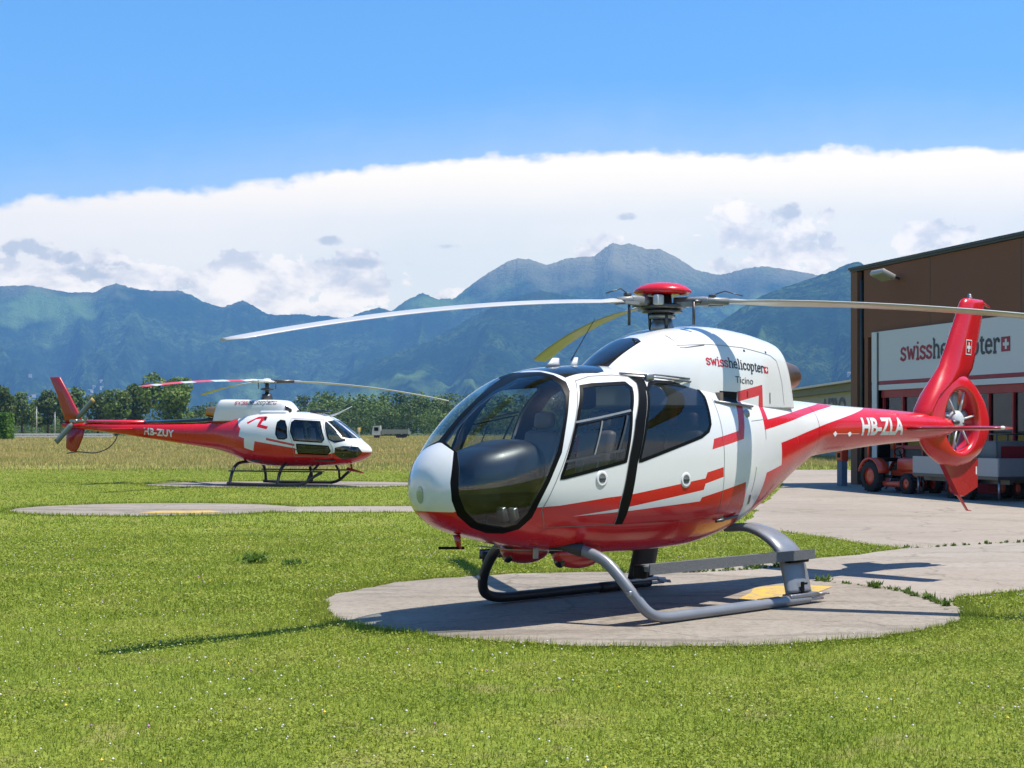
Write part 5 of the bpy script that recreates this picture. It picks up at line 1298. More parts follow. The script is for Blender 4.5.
# ---- skids
def sp(P, n=6):
    P = [Vector(p) for p in P]; out_ = []
    for i in range(len(P) - 1):
        p0, p1, p2, p3 = P[max(i - 1, 0)], P[i], P[i + 1], P[min(i + 2, len(P) - 1)]
        for k in range(n):
            t = k / n; out_.append(tuple(.5 * ((2 * p1) + (p2 - p0) * t + (2 * p0 - 5 * p1 + 4 * p2 - p3) * t * t + (3 * p1 - p0 - 3 * p2 + p3) * t ** 3)))
    out_.append(tuple(P[-1])); return out_
SKL = sp([(1.80, .28, .67), (1.68, .50, .645), (1.60, .70, .565), (1.56, .85, .43), (1.51, .98, .27), (1.41, 1.06, .12), (1.22, 1.06, .062), (.85, 1.06, .055), (.2, 1.06, .055), (-.45, 1.05, .055), (-.98, 1.04, .055)])
def leg_sec(P, chs, th_):
    S_ = []
    for i, p in enumerate(P):
        d = (Vector(P[min(i + 1, len(P) - 1)]) - Vector(P[max(i - 1, 0)])).normalized(); nn = Vector((1, 0, 0)).cross(d).normalized()
        S_.append([tuple(Vector(p) + Vector((1, 0, 0)) * a * chs[i] + nn * b_ * th_) for a, b_ in ((.5, 0), (.42, .38), (.2, .5), (-.2, .46), (-.42, .2), (-.5, 0), (-.42, -.2), (-.2, -.46), (.2, -.5), (.42, -.38))])
    return S_
for sd in (1, -1):
    mir = lambda P: [(a, b_ * sd, c_) for a, b_, c_ in P]
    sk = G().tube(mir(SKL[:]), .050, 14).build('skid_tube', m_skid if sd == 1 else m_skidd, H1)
    G().tube(mir([(1.80, .26, .675), (1.735, .40, .665), (1.67, .52, .64)]), [.075, .07, .06], 14).build('leg_sleeve', m_skidd, sk)
    G().tube(mir([(-.20, 1.04, .055), (-.50, 1.04, .055)]), .054, 14).build('wear_sleeve', m_skidd, sk)
    G().box((1.52, .975 * sd, .285), (.12, .05, .05), 0, bev=.01).build('clamp', m_metal, sk)
    lp = sp([(-.80, .25, .72), (-.81, .50, .735), (-.82, .72, .67), (-.83, .90, .54), (-.84, .975, .36), (-.84, 1.035, .12)], 5)
    chs = list(np.interp(np.linspace(0, 1, len(lp)), [0, .3, .6, 1], [.34, .36, .40, .42]))
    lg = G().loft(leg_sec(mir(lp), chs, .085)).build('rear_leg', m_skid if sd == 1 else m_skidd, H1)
    g = G(); g.box((-.86, 1.04 * sd, .095), (.46, .11, .04), 0, bev=.01); g.box((-1.02, 1.04 * sd, .045), (.34, .09, .025), 0, bev=.005)
    for k in range(4): g.tube([(-1.10, (.99 + .03 * k) * sd, .06 + .012 * k), (-1.26 - .03 * (k % 2), (.97 + .035 * k) * sd, .045 + .012 * k)], .009, 6)
    g.build('skid_shoe', m_metal, lg)
    g = G(); g.box((-.83, 1.085 * sd, .18), (.05, .008, .10)); g.box((-.86, 1.087 * sd, .21), (.09, .008, .02)); g.build('shoe_bracket', m_seal, lg)
    g = G(); g.box((.22, 1.02 * sd, .50), (2.46, .17, .055), 0, bev=.012); g.box((.22, 1.105 * sd, .495), (2.44, .012, .095), 0); bd = g.build('boarding_step', m_step, H1)
    G().box((1.43, .99 * sd, .47), (.07, .12, .12), 0, bev=.015).build('step_clamp', m_seal, bd); G().box((-.82, 1.0 * sd, .44), (.30, .13, .05), 0, bev=.01).build('step_clamp', m_seal, bd)
# ============================================================ FAR HELICOPTER
TH2 = R(71); D2 = 43.; HX2 = -.1676 * D2
H2 = thing('helicopter', (HX2, D2, gz1(D2) + .01), 0, 'smaller far helicopter with open tail rotor and long red tail boom, across the lawn', 'helicopter')
ROT2 = math.atan2(-math.cos(TH2), math.sin(TH2)); H2.rotation_euler = (0, 0, ROT2)
# the flank the picture shows is the starboard one; the hull is drawn for +y and mirrored
ST2 = [
(3.36,1.00,1.02,.00,1.01,2.0,2.0),(3.33,.93,1.09,.13,1.01,2.0,2.0),(3.22,.83,1.20,.30,1.01,2.0,2.1),(3.05,.75,1.31,.47,1.01,2.1,2.2),(2.90,.70,1.42,.57,1.03,2.3,2.3),
(2.70,.65,1.57,.67,1.06,2.6,2.4),(2.45,.62,1.75,.76,1.10,2.8,2.5),(2.14,.60,1.95,.83,1.14,2.9,2.6),(1.85,.58,2.07,.88,1.18,2.8,2.6),(1.43,.565,2.135,.92,1.2,2.7,2.7),
(.8,.555,2.16,.93,1.22,2.6,2.7),(.3,.57,2.16,.92,1.24,2.6,2.6),(-.2,.61,2.12,.86,1.28,2.5,2.4),(-.6,.70,2.05,.76,1.34,2.4,2.2),(-1.1,.87,1.98,.58,1.43,2.2,2.0),(-1.5,1.0,1.93,.45,1.50,2.1,2.0),
(-2.0,1.10,1.86,.34,1.52,2.0,2.0),(-3.0,1.23,1.83,.27,1.55,2.0,2.0),(-4.1,1.38,1.82,.21,1.62,2.0,2.0),(-5.2,1.52,1.82,.16,1.68,2.0,2.0),(-6.1,1.62,1.84,.12,1.74,2.0,2.0),(-7.1,1.72,1.84,.07,1.78,2.0,2.0)]
SC2 = [(1.02,1.85,2.20,.18,1.9,2.4,2.0),(.95,1.85,2.27,.28,1.9,2.4,2.0),(.80,1.85,2.41,.35,1.9,3.0,2.0),(.66,1.85,2.48,.38,1.9,3.6,2.0),(.2,1.85,2.51,.40,1.9,4.4,2.0),(-.7,1.85,2.52,.40,1.9,4.8,2.0),(-1.3,1.85,2.53,.38,1.9,4.8,2.0),(-1.44,1.85,2.52,.36,1.9,4.6,2.0)]
h2 = Hull(ST2, 110, 96); c2 = Hull(SC2, 40, 96, tail_cap=True, warp=lambda S: S + np.stack([np.clip((-.9 - S[..., 0]) / .54, 0, 1) * (S[..., 2] - 2.5) * .28, S[..., 1] * 0, S[..., 2] * 0], -1))
redA = S2([(-9, -1), (-9, 3), (-1.05, 3), (-.75, 2.0), (-.52, 1.70), (-.46, 1.67), (-.50, 1.44), (-.29, 1.38), (-.29, 1.11), (.03, 1.02), (.09, 1.30), (1.40, 1.10), (1.40, .94), (2.40, .94), (2.69, 1.03), (3.31, .985), (4, .985), (4, -1)])
redB = S2([(.07, 2.01), (.34, 2.02), (.24, 1.78), (.50, 1.72), (.46, 1.64), (.12, 1.71), (.19, 1.94), (.02, 1.93), (-.22, 1.79), (-.28, 1.84)])
redC = S2([(.47, 1.40), (1.38, 1.22), (1.38, 1.16), (.47, 1.33)])
w_rear = S2([(.77, 1.84), (.84, 1.90), (.99, 1.88), (1.10, 1.70), (1.14, 1.40), (1.05, 1.36), (.86, 1.37), (.78, 1.50)])
w_door = S2([(1.22, 1.84), (1.29, 1.90), (2.03, 1.86), (2.11, 1.72), (2.25, 1.36), (2.18, 1.27), (1.36, 1.32), (1.24, 1.58)])
w_low = S2([(1.44, 1.22), (2.37, 1.16), (2.43, 1.02), (2.33, .92), (1.48, .95)])
w_side = S2([(2.17, 1.86), (2.25, 1.89), (2.50, 1.66), (2.80, 1.40), (2.78, 1.32), (2.55, 1.27), (2.38, 1.36)])
w_chin = P2(PD, [(3.10, .35, 1.14), (2.80, .66, 1.17), (2.58, .76, 1.12), (2.56, .74, .92), (2.75, .60, .78), (3.05, .38, .82), (3.20, .28, .98)])
w_front = P2(PF, [(0, .04, 1.93), (0, .48, 1.88), (0, .57, 1.40), (0, .40, 1.36), (0, .04, 1.36)])
door2 = S2([(1.17, 1.95), (2.08, 1.92), (2.17, 1.74), (2.36, 1.35), (2.50, 1.1), (2.45, .86), (1.36, .86), (1.30, 1.3), (1.17, 1.6)])
R2 = dict(red=Region(PS, redA, 1e-4), zb=Region(PS, redB), zc=Region(PS, redC), wr=Region(PS, w_rear), wd=Region(PS, w_door), wl=Region(PS, w_low), ws=Region(PS, w_side), wc=Region(PD, w_chin), wf=Region(PF, w_front, .2), door=Region(PS, door2))
for r_ in R2.values(): r_.cut(h2.bm)
Q_ = {k: [] for k in 'shell door wr wd wl ws wc wf'.split()}
for f in h2.bm.faces:
    c = f.calc_center_median(); co_ = [tuple(v.co) for v in f.verts]
    mi = 1 if (pip(PS.to2(c), redA) or R2['zb'].has(f, c) or R2['zc'].has(f, c)) else 0
    for k in ('wr', 'wd', 'wl', 'ws', 'wc', 'wf'):
        if R2[k].has(f, c) and (k != 'wf' or c.x > 2.0): Q_[k].append((co_, 0)); break
    else: Q_['door' if R2['door'].has(f, c) else 'shell'].append((co_, mi))
hull_part(h2, Q_['shell'], 'body', [m_white, m_red], H2, both=True)
hull_part(h2, [(c, 0) for k in ('shell', 'door') for c, _ in Q_[k] if min(q[0] for q in c) > -.6], 'cabin_lining', m_dark, H2, both=True, inset=.03)
for sd in (1, -1):
    dr = hull_part(h2, Q_['door'], 'cabin_door', [m_white, m_red], H2, side=sd)
    for k, nm, mt, par in (('wd', 'window_pane', g_side, dr), ('wl', 'lower_window_pane', g_dark, dr), ('wr', 'rear_window', g_dark, H2), ('ws', 'side_windscreen', g_side, H2), ('wf', 'windscreen', g_screen, H2), ('wc', 'chin_window', g_dark, H2)):
        hull_part(h2, Q_[k], nm, mt, par, side=sd)
    for poly, par in ((w_door, dr), (w_low, dr), (w_rear, H2), (w_side, H2)):
        gg = ribbon(h2, poly, .035, PS, .004, True, .05, sd); gg.build('window_seal', m_seal, par)
    gg = ribbon(h2, door2, .012, PS, .003, True, .05, sd); gg.build('door_gap', m_seam, dr)
    gg = ribbon(h2, w_front, .035, PF, .004, True, .05, sd)
    if gg.v: gg.build('windscreen_seal', m_white, H2)
    q = h2.hit((1.42, 0, 1.06), (0, 1, 0)); G().box((1.42, (q.y + .01) * sd, 1.06), (.12, .02, .03)).build('handle', m_steel, dr)
cs = [([tuple(v.co) for v in f.verts], 0) for f in c2.bm.faces]
cw2 = hull_part(c2, cs, 'engine_cowling', [m_white], H2, both=True)
G().box((.45, 0, 2.10), (.9, .95, .16), 0, bev=.05).build('air_intake_panel', m_white, H2)
for sd in (1, -1):
    G().loft([[(.78, .30 * sd + a, 2.28 + b_) for a, b_ in ((-.05, -.07), (.05, -.07), (.05, .05), (-.05, .05))], [(.95, .30 * sd + a, 2.20 + b_) for a, b_ in ((-.04, -.06), (.04, -.06), (.04, .03), (-.04, .03))]], 0).build('air_inlet', m_black, cw2)
# lettering reads towards the tail on port and towards the nose on starboard; starboard is the flank in view
def mirror_text(o):
    me = o.data
    for v in me.vertices: v.co.y = -v.co.y
    me.flip_normals()
def stb_word(hull_, x0, z0, x1, z1, xh, par):
    strips, tot = slab_word('swisshelicopter', .2); sc = (x1 - x0) / (tot + 1.1); g0 = G()
    def place(a, b_, k=0.):
        x_ = x0 + a * sc; z_ = z0 + (z1 - z0) * a / tot + b_ * xh; h = hull_.hit((x_, 0, z_), (0, 1, 0)); h = h if h is not None else Vector((x_, .4, z_)); h = h + hull_.normal(h) * (.004 + k * .001); return (h.x, -h.y, h.z)
    for si, (li, rows) in enumerate(strips):
        for (a, b_), (c, d) in zip(rows[:-1], rows[1:]):
            kk = si % 3; g0.add([place(a.x, a.y, kk), place(b_.x, b_.y, kk), place(d.x, d.y, kk), place(c.x, c.y, kk)], [(0, 1, 2, 3)], 1 if li < 5 else 0)
    swiss_mark(g0, lambda a, b_, k: place(a, b_, 3 + k), tot + .05, 1.0, 1, 2); g0.build('operator_lettering', [m_txt, m_txtr, m_txtw], par)
stb_word(c2, -.86, 2.37, .50, 2.37, .085, cw2)
def stb_font(hull_, s, x0, z0, x1, z1, height, mat, par, name, bold=0.):
    V, F = text_poly(s, bold); xs_ = [v[0] for v in V]; w = max(xs_) - min(xs_); mn = min(xs_); g = G(); W_ = []
    for v in V:
        a = (v[0] - mn) / w; h = hull_.hit((x0 + (x1 - x0) * a, 0, z0 + (z1 - z0) * a + v[1] / .7 * height), (0, 1, 0)); h = h + hull_.normal(h) * .012; W_.append((h.x, -h.y, h.z))
    g.add(W_, F); g.build(name, mat, par)
stb_font(h2, 'HB-ZUY', -4.06, 1.50, -2.97, 1.42, .19, m_txtw, H2, 'registration_lettering', .035)
# small white cross is part of the white area; shaft cover, exhaust, tail
G().loft([[(x, a * w, z + b_) for a, b_ in ((-1, 0), (-.8, .06), (0, .10), (.8, .06), (1, 0))] for x, w, z in ((-1.5, .16, 1.90), (-3.0, .13, 1.84), (-4.15, .11, 1.82))], 0).build('drive_shaft_cover', m_black, H2)
G().loft([[(x, a * w, z + b_) for a, b_ in ((-1, 0), (-.8, .06), (0, .10), (.8, .06), (1, 0))] for x, w, z in ((-4.15, .11, 1.82), (-6.2, .10, 1.84))], 0).build('drive_shaft_cover', m_red, H2)
g = G(); g.tube([(-1.40, 0, 2.12), (-1.75, 0, 2.15), (-1.98, 0, 2.17)], [.20, .17, .14], 20, 0, caps=False); g.add([(-1.8, .155 * math.cos(t), 2.15 + .155 * math.sin(t)) for t in np.linspace(0, 6.283, 18, endpoint=False)], [tuple(range(18))], 1)
g.build('exhaust_pipe', [principled('copper_exhaust', (.50, .27, .12), .35, metal=.8, var=.3), m_steel], H2)
f2 = G().loft([wing_sec(*q) for q in [(-6.33, -6.98, 0, 1.80, .06), (-6.50, -7.10, 0, 2.15, .055), (-6.86, -7.32, 0, 2.75, .045), (-7.17, -7.56, 0, 3.24, .035), (-7.20, -7.57, 0, 3.27, .02)]], 0).build('tail_fin', m_redd, H2)
v2 = G().loft([wing_sec(*q) for q in [(-6.28, -6.92, 0, 1.75, .06), (-6.36, -6.97, 0, 1.40, .05), (-6.52, -6.98, 0, 1.07, .04), (-6.60, -6.80, 0, .96, .02)]], 0).build('ventral_fin', m_redd, H2)
G().tube(sp([(-5.12, 0, 1.50), (-5.22, 0, 1.28), (-5.50, 0, 1.05), (-5.95, 0, .92), (-6.55, 0, .95), (-6.95, 0, .90)], 6), .018, 8).build('tail_guard', m_steel, H2)
G().box((-4.72, 0, 1.66), (.50, 2.5, .035), 0, bev=.01).build('stabilizer', m_red, H2)
tr = G(); tr.tube([(-6.45, -.10, 1.90), (-6.45, -.30, 1.90)], [.07, .05], 14); tr.box((-6.45, -.2, 1.90), (.5, .08, .10), 0, bev=.03); tr = tr.build('tail_rotor_hub', m_metal, H2)
for s_, tipm in ((1, 0), (-1, 0)):
    d = Vector((.72, 0, .695)).normalized() * s_; u = Vector((-d.z, 0, d.x)); S_ = []
    for r_ in (.12, .25, .6, .86, .95):
        ch = .10 if r_ < .2 else .185; c0 = Vector((-6.45, -.30, 1.90)) + d * r_
        S_.append([tuple(c0 + u * ch * a + Vector((0, 1, 0)) * b_) for a, b_ in ((.5, 0), (.1, .012), (-.5, 0), (.1, -.012))])
    g = G(); g.loft(S_, 0)
    for fi in range(3 * 4, 4 * 4): g.m[fi] = 1 if s_ > 0 else 0
    g.build('tail_rotor_blade', [principled('tail_blade_grey', (.16, .19, .17), .5, var=.1) if s_ == 1 else MATS['tail_blade_grey'], principled('tail_blade_tip', (.55, .36, .10), .5) if s_ == 1 else MATS['tail_blade_tip']], tr)
# mast and rotor
g = G(); g.tube([(0, 0, 2.52), (0, 0, 2.68)], [.17, .14], 20); g.tube([(0, 0, 2.68), (0, 0, 3.02)], .06, 16); g.lathe([(.06, 2.78), (.19, 2.80), (.19, 2.84), (.06, 2.86)], (0, 0, 0), 'Z', 20); g.build('mast', m_steel, H2)
g = G(); g.lathe([(.001, 3.00), (.22, 3.00), (.26, 3.03), (.24, 3.06), (.12, 3.09), (.10, 3.13), (.001, 3.14)], (0, 0, 0), 'Z', 24); hd2 = g.build('rotor_head', m_alu, H2)
mpink = principled('blade_band_red', (.60, .06, .09), .45); 
for i, (aw, c_) in enumerate(((R(1.5), .0205), (R(121.5), .010), (R(241.5), .0105))):
    bands = None; mats = [m_blade]
    if i == 2: mats = [m_white, mpink]; bands = lambda q: (0 if q < .22 else 1 if (1 - q) < .075 else 0 if (1 - q) < .135 else 1 if (1 - q) < .29 else 0 if (1 - q) < .39 else 1 if (1 - q) < .52 else 0 if (1 - q) < .65 else 1)
    b_, d, lead = make_blade(H2, aw, ROT2, 5.345, .29, c_, 3.06, .75, mats, tw0=9, tw1=4, tx=0, ty=0, bands=bands, ns=49)
    g = G(); g.tube([tuple(d * .1 + Vector((0, 0, 3.04))), tuple(d * .80 + Vector((0, 0, 3.055)))], [.055, .05], 10); g.box(tuple(d * .32 + Vector((0, 0, 3.05))), (.34, .16, .10), 0, math.atan2(d.y, d.x), bev=.02); g.build('blade_sleeve', m_steel if i == 0 else m_alu, b_)
    p1 = d * .27 + lead * .10; G().tube([tuple(p1 + Vector((0, 0, 2.82))), tuple(p1 + Vector((0, 0, 3.04)))], .013, 6).build('pitch_link', m_steel, b_)
# skids, steps
for sd in (1, -1):
    mir = lambda P: [(a, b_ * sd, c_) for a, b_, c_ in P]
    sk = G().tube(mir(sp([(-.70, 1.08, .08), (0, 1.08, .06), (1.35, 1.08, .06), (1.62, 1.08, .07), (1.85, 1.06, .15), (2.05, 1.02, .30), (2.25, .92, .42)], 5)), .045, 10).build('skid_tube', m_skidd, H2)
    G().box((.82, .98 * sd, .44), (3.0, .14, .04)).build('boarding_step', m_skidd, sk)
for x_, nm in ((-.62, 'rear_cross_tube'), (.92, 'front_cross_tube')):
    G().tube(sp([(x_, -1.08, .08), (x_ + .02, -1.0, .35), (x_ + .04, -.82, .58), (x_ + .04, -.45, .68), (x_ + .04, .45, .68), (x_ + .04, .82, .58), (x_ + .02, 1.0, .35), (x_, 1.08, .08)], 6), .045, 10).build(nm, m_skidd, H2)
for sd in (1, -1): G().tube([(1.95, .55 * sd, .62), (1.9, .9 * sd, .42), (1.85, 1.04 * sd, .18)], .035, 8).build('step_strut', m_skidd, H2)
g = G(); g.tube([(2.72, 0, .64), (2.74, 0, .50)], .03, 8); g.tube([(2.6, 0, .50), (3.15, -.1, .40)], [.05, .02], 8); g.build('wire_cutter', m_redd, H2)
g = G(); g.tube([(2.0, .1, 2.03), (2.3, .05, 2.10), (2.75, 0, 2.30)], [.03, .025, .008], 8); g.build('wire_cutter', m_white, H2)
G().tube([(3.0, -.5, 1.22), (2.75, -.62, .88)], .012, 6).build('pitot_tube', m_metal, H2)
G().box((1.75, 0, 2.16), (.55, .36, .07), 0, bev=.03).build('roof_hatch', m_black, H2)
G().tube([(1.2, .2, 2.12), (1.25, .2, 2.42)], .008, 6).build('whip_antenna', m_metal, H2)
for x_, ys_ in ((1.55, (.38, -.38)), (.75, (.55, 0, -.55))):
    for y in ys_:
        s_ = G().box((x_, y, 1.0), (.46, .42, .12), 0, bev=.04).build('seat', m_seat, H2); G().box((x_ - .27, y, 1.36), (.10, .40, .66), 0, ry=-.15, bev=.04).build('backrest', m_seat, s_)
G().box((2.45, 0, 1.16), (.35, .70, .34), 0, bev=.06).build('instrument_console', m_consol, H2)
G().box((1.2, 0, .74), (2.6, 1.4, .04)).build('cabin_floor', m_dark, H2)
G().box((.35, 0, 1.4), (.05, 1.5, 1.2)).build('rear_bulkhead', m_dark, H2)

# ============================================================ HANGAR
CXY = Vector((10.2, 43.9)); HR = math.atan2(-.96, .28)
HG = thing('hangar', (CXY.x, CXY.y, gz1(43.9)), HR, 'brown sheet-metal hangar with a big white sign over its red glazed doors', 'hangar')
# local x runs along the front towards the camera, local y = +90 deg from it = away from the apron ... outside is -y
m_brown = principled('brown_sheet', (.245, .115, .070), .8, spec=.15, var=.18, vscale=.6, bump=.08, bscale=6)
m_brown2 = principled('brown_edge', (.24, .125, .078), .7, spec=.15, var=.1)
m_trim = principled('dark_roof_edge', (.05, .055, .045), .5, var=.2)
m_sign = principled('sign_panel_white', (.70, .71, .70), .5, var=.03, vscale=.5)
m_signr = principled('sign_stripe_red', (.35, .015, .04), .5)
m_dred = principled('door_frame_red', (.38, .02, .025), .45)
g_hang = glass('hangar_glass', (.10, .16, .15))
m_int = principled('hangar_inside', (.035, .04, .038), .9, var=.3, vscale=1)
# which side is outside: the apron lies towards -x world
outw = Vector((-.96, -.28)); ly = Vector((-math.sin(HR), math.cos(HR))); OS = 1 if ly.dot(outw) > 0 else -1
def hb(g, x0, x1, d0, d1, z0, z1, mat=0):
    """box between x0..x1 along the front, depth d0..d1 (positive = outwards), z0..z1"""
    g.box(((x0 + x1) / 2, OS * (d0 + d1) / 2, (z0 + z1) / 2), (abs(x1 - x0), abs(d1 - d0), z1 - z0), mat); return g
LW = 24.
g = G(); hb(g, 1.33, LW, -.25, 0, 4.47, 6.35); hb(g, .72, 1.33, -.25, 0, 4.35, 6.35); hb(g, .75, .95, -.25, 0.0, 0, 4.35)
hb(g, 16.2, LW, -.25, 0, 0, 4.47); front = g.build('front_wall', m_brown, HG)
for xs_ in (4.24, 8.28, 12.3, 16.2, 20.2): hb(G(), xs_ - .012, xs_ + .012, 0, .006, 4.5, 6.35).build('sheet_joint', m_trim, front)
g = G(); hb(g, 0, .38, -.35, .03, 0, 6.35); g.build('corner_column', m_brown2, HG)
g = G(); hb(g, .38, .72, -.5, -.12, 0, 6.4); g.build('gutter_recess', m_seal, HG)
G().tube([(.55, OS * -.02, .1), (.55, OS * -.02, 6.1)], .05, 10).build('downpipe', m_trim, HG)
g = G(); hb(g, -.02, LW + .1, -.3, .06, 6.36, 6.42); hb(g, -.04, LW + .1, -.3, .10, 6.42, 6.49); g.build('roof_edge', m_trim, HG)
g = G(); hb(g, 0, LW, -18, -.3, 6.40, 6.48); g.build('roof', m_trim, HG)
g = G(); hb(g, 0, .2, -18, -.35, 0, 6.4); hb(g, LW - .2, LW, -18, -.25, 0, 6.4); hb(g, 0.2, LW - .2, -18, -17.8, 0, 6.4); g.build('side_wall', m_brown, HG)
g = G(); hb(g, .95, 1.24, -.6, -.2, 0, 4.34); g.build('door_slot', m_seal, HG)
# sign board
sg = hb(G(), 1.33, 16.1, .02, .10, 3.02, 4.47).build('sign_board', m_sign, HG)
hb(G(), 1.40, 1.66, .10, .13, .0, 4.45).build('guide_rail', m_sign, HG); hb(G(), 1.68, 1.72, .10, .12, 0, 4.45).build('guide_gap', m_trim, HG)
hb(G(), 1.74, 16.1, .101, .106, 2.94, 3.04).build('stripe', m_signr, sg)
hb(G(), 1.34, 16.1, .03, .10, 2.78, 2.93).build('stripe', m_sign, sg)
# slab lettering on the sign, reads from left (far) to right (near)
strips, tot = slab_word('swisshelicopter', .225); x0, x1, xh, zb = 2.92, 7.55, .335, 3.585; sc = (x1 - x0) / tot
g0 = G()
def pl(a, b_, k=0.): return (x0 + a * sc, OS * (.106 + .0015 * k), zb + b_ * xh)
for si, (li, rows) in enumerate(strips):
    for (a, b_), (c, d) in zip(rows[:-1], rows[1:]):
        kk = si % 3; g0.add([pl(a.x, a.y, kk), pl(b_.x, b_.y, kk), pl(d.x, d.y, kk), pl(c.x, c.y, kk)], [(0, 1, 2, 3)], 1 if li < 5 else 0)
g0.build('sign_lettering', [m_txt, m_signr], sg)
g0 = G(); swiss_mark(g0, lambda a, b_, k: (7.62 + a * xh * 1.05, OS * (.108 + .002 * k), zb + b_ * xh * 1.05), 0, 1.05, 0, 1); g0.build('cross_emblem', [m_signr, m_sign], sg)
# glazed folding doors with red frames
g = G(); dr_ = None
hb(g, 1.74, 16.1, -.12, .02, 2.56, 2.78)
for k in range(0, 15):
    x_ = 1.78 + k * 1.02; hb(g, x_, x_ + .07, -.11, .0, .1, 2.56)
hb(g, 1.74, 16.1, -.10, -.01, 1.10, 1.2); hb(g, 1.74, 16.1, -.10, -.01, 0.0, .25); dr_ = g.build('folding_door', m_dred, HG)
hb(G(), 1.74, 16.1, -.075, -.065, 1.2, 2.56).build('door_glass', g_hang, dr_)
hb(G(), 1.74, 16.1, -.09, -.06, .25, 1.1).build('door_panel', principled('door_panel_dark', (.05, .055, .055), .6), dr_)
hb(G(), .3, 16.1, -9, -8.9, 0, 6.3).build('inner_wall', m_int, HG); hb(G(), .3, LW - .3, -17.7, -.3, .01, .03).build('floor', m_int, HG)
# flood light
fl = thing('floodlight', tuple((HG.matrix_basis @ Vector((2.75, OS * .05, 5.9)))), HR, 'rectangular grey floodlight bracketed high on the brown hangar wall', 'floodlight')
G().tube([(0, 0, .0), (.1, OS * .26, .05)], .035, 8).build('arm', m_steel, fl)
g = G(); g.box((-.1, OS * .46, .10), (.70, .46, .14), 0, rx=OS * .42, bev=.03); g.build('lamp_housing', principled('lamp_grey', (.42, .40, .37), .4, var=.1), fl)
G().box((-.1, OS * .49, .025), (.60, .38, .012), 0, rx=OS * .42).build('lamp_glass', m_lamp, fl)
# ============================================================ long grey-green building behind
m_gg = principled('pale_green_render', (.34, .37, .32), .8, var=.06, vscale=.3); m_ggd = principled('dark_green_band', (.16, .19, .15), .8)
AB = thing('workshop_building', (19.5, 76, .12), 0, 'low pale green flat-roofed building behind the tail boom, left of the brown hangar', 'building')
g = G(); g.box((6, 14, 1.95), (12, 28, 3.9)); g.build('wall', m_gg, AB)
g = G(); g.box((5.9, 14, 4.1), (12.5, 28.5, .42)); g.build('fascia', m_ggd, AB)  # band under the roof in a darker green than the wall
g = G(); g.box((5.8, 14, 4.40), (13.0, 29.0, .12)); g.build('roof', principled('roof_edge_pale', (.60, .60, .57), .6), AB)
m_blue = principled('lettering_navy', (.02, .035, .11), .5)
V, F = text_poly('AERO', .03); w_ = max(v[0] for v in V)
g = G(); g.add([(-.03, (w_ - v[0]) * 2.55 + 9.3, 2.35 + v[1] * 1.75) for v in V], F); g.build('wall_lettering', m_blue, AB)
for k in range(5): G().box((-.01, 3 + k * 5.2, 1.1), (.06, 1.5, 1.3)).build('window', principled('bluish_pane', (.18, .24, .28), .2) if k == 0 else MATS['bluish_pane'], AB)

# ============================================================ tractor in the hangar's shade
m_tor = principled('tractor_orange', (.66, .06, .018), .4, coat=.3, var=.1); m_tyre = principled('tyre_rubber', (.018, .018, .018), .85, var=.3, bump=.3, bscale=30)
TR = thing('tractor', (10.1, 39.2, gz1(39)), math.atan2(-.93, .36), 'compact red-orange tractor with roll bar parked in the shade before the hangar doors', 'tractor')
def wheel(par, x, y, r, w, name='wheel'):
    wo_ = G(); wo_.lathe([(r * .55, -w / 2), (r * .9, -w / 2), (r, -w * .3), (r, w * .3), (r * .9, w / 2), (r * .55, w / 2)], (x, y, r), 'Y', 28)
    for k in range(18):
        t = 2 * math.pi * k / 18; wo_.box((x + r * .99 * math.cos(t), y, r + r * .99 * math.sin(t)), (.03, w * .9, .035), 0, ry=-t)
    wo_ = wo_.build(name, m_tyre, par)
    G().lathe([(.001, w * .28), (r * .2, w * .34), (r * .28, w * .2), (r * .5, w * .22), (r * .57, w * .42), (r * .57, -w * .42), (r * .2, -w * .34), (.001, -w * .28)], (x, y, r), 'Y', 24).build('rim', m_tor, wo_)
for s_ in (1, -1): wheel(TR, 0, .50 * s_, .42, .26); wheel(TR, 1.42, .42 * s_, .26, .18)
g = G(); g.box((1.15, 0, .74), (1.0, .46, .34), 0, bev=.06); g.box((1.62, 0, .70), (.10, .44, .30), 0, bev=.03); g.box((.95, 0, .50), (1.3, .30, .16)); g.build('hood', m_tor, TR)
G().box((1.69, 0, .70), (.012, .36, .22)).build('grille', m_seal, TR)
for s_ in (1, -1): G().tube([(1.675, .13 * s_, .80), (1.70, .13 * s_, .80)], .045, 12).build('headlight', m_lamp, TR)
for s_ in (1, -1):
    g = G(); g.loft([[(.50 * math.cos(t), s_ * y, .42 + .50 * math.sin(t)) for y in (.32, .64)] + [(.46 * math.cos(t), s_ * y, .42 + .46 * math.sin(t)) for y in (.64, .32)] for t in np.linspace(.2, 2.9, 12)], 0); g.build('fender', m_tor, TR)
g = G(); g.box((-.02, 0, .86), (.40, .42, .10), 0, bev=.03); g.box((-.22, 0, 1.08), (.08, .40, .38), 0, bev=.03); g.build('seat', m_seal, TR)
g = G(); g.tube([(.62, 0, .85), (.48, 0, 1.08)], .02, 8); tt = [(.48 + .05 * math.sin(a) * .4, .17 * math.cos(a), 1.08 + .17 * math.sin(a) * .6) for a in np.linspace(0, 6.283, 17)]; g.tube(tt, .014, 6); g.build('steering_wheel', m_seal, TR)
g = G(); g.tube([(-.30, -.42, .75), (-.34, -.40, 1.70), (-.34, -.34, 1.78), (-.34, .34, 1.78), (-.34, .40, 1.70), (-.30, .42, .75)], .035, 8); g.build('roll_bar', m_tor, TR)
G().box((.45, 0, .42), (.7, .95, .06)).build('foot_platform', m_seal, TR)
G().box((.8, 0, .24), (.8, 1.0, .14), 0, bev=.04).build('mower_deck', m_tor, TR)
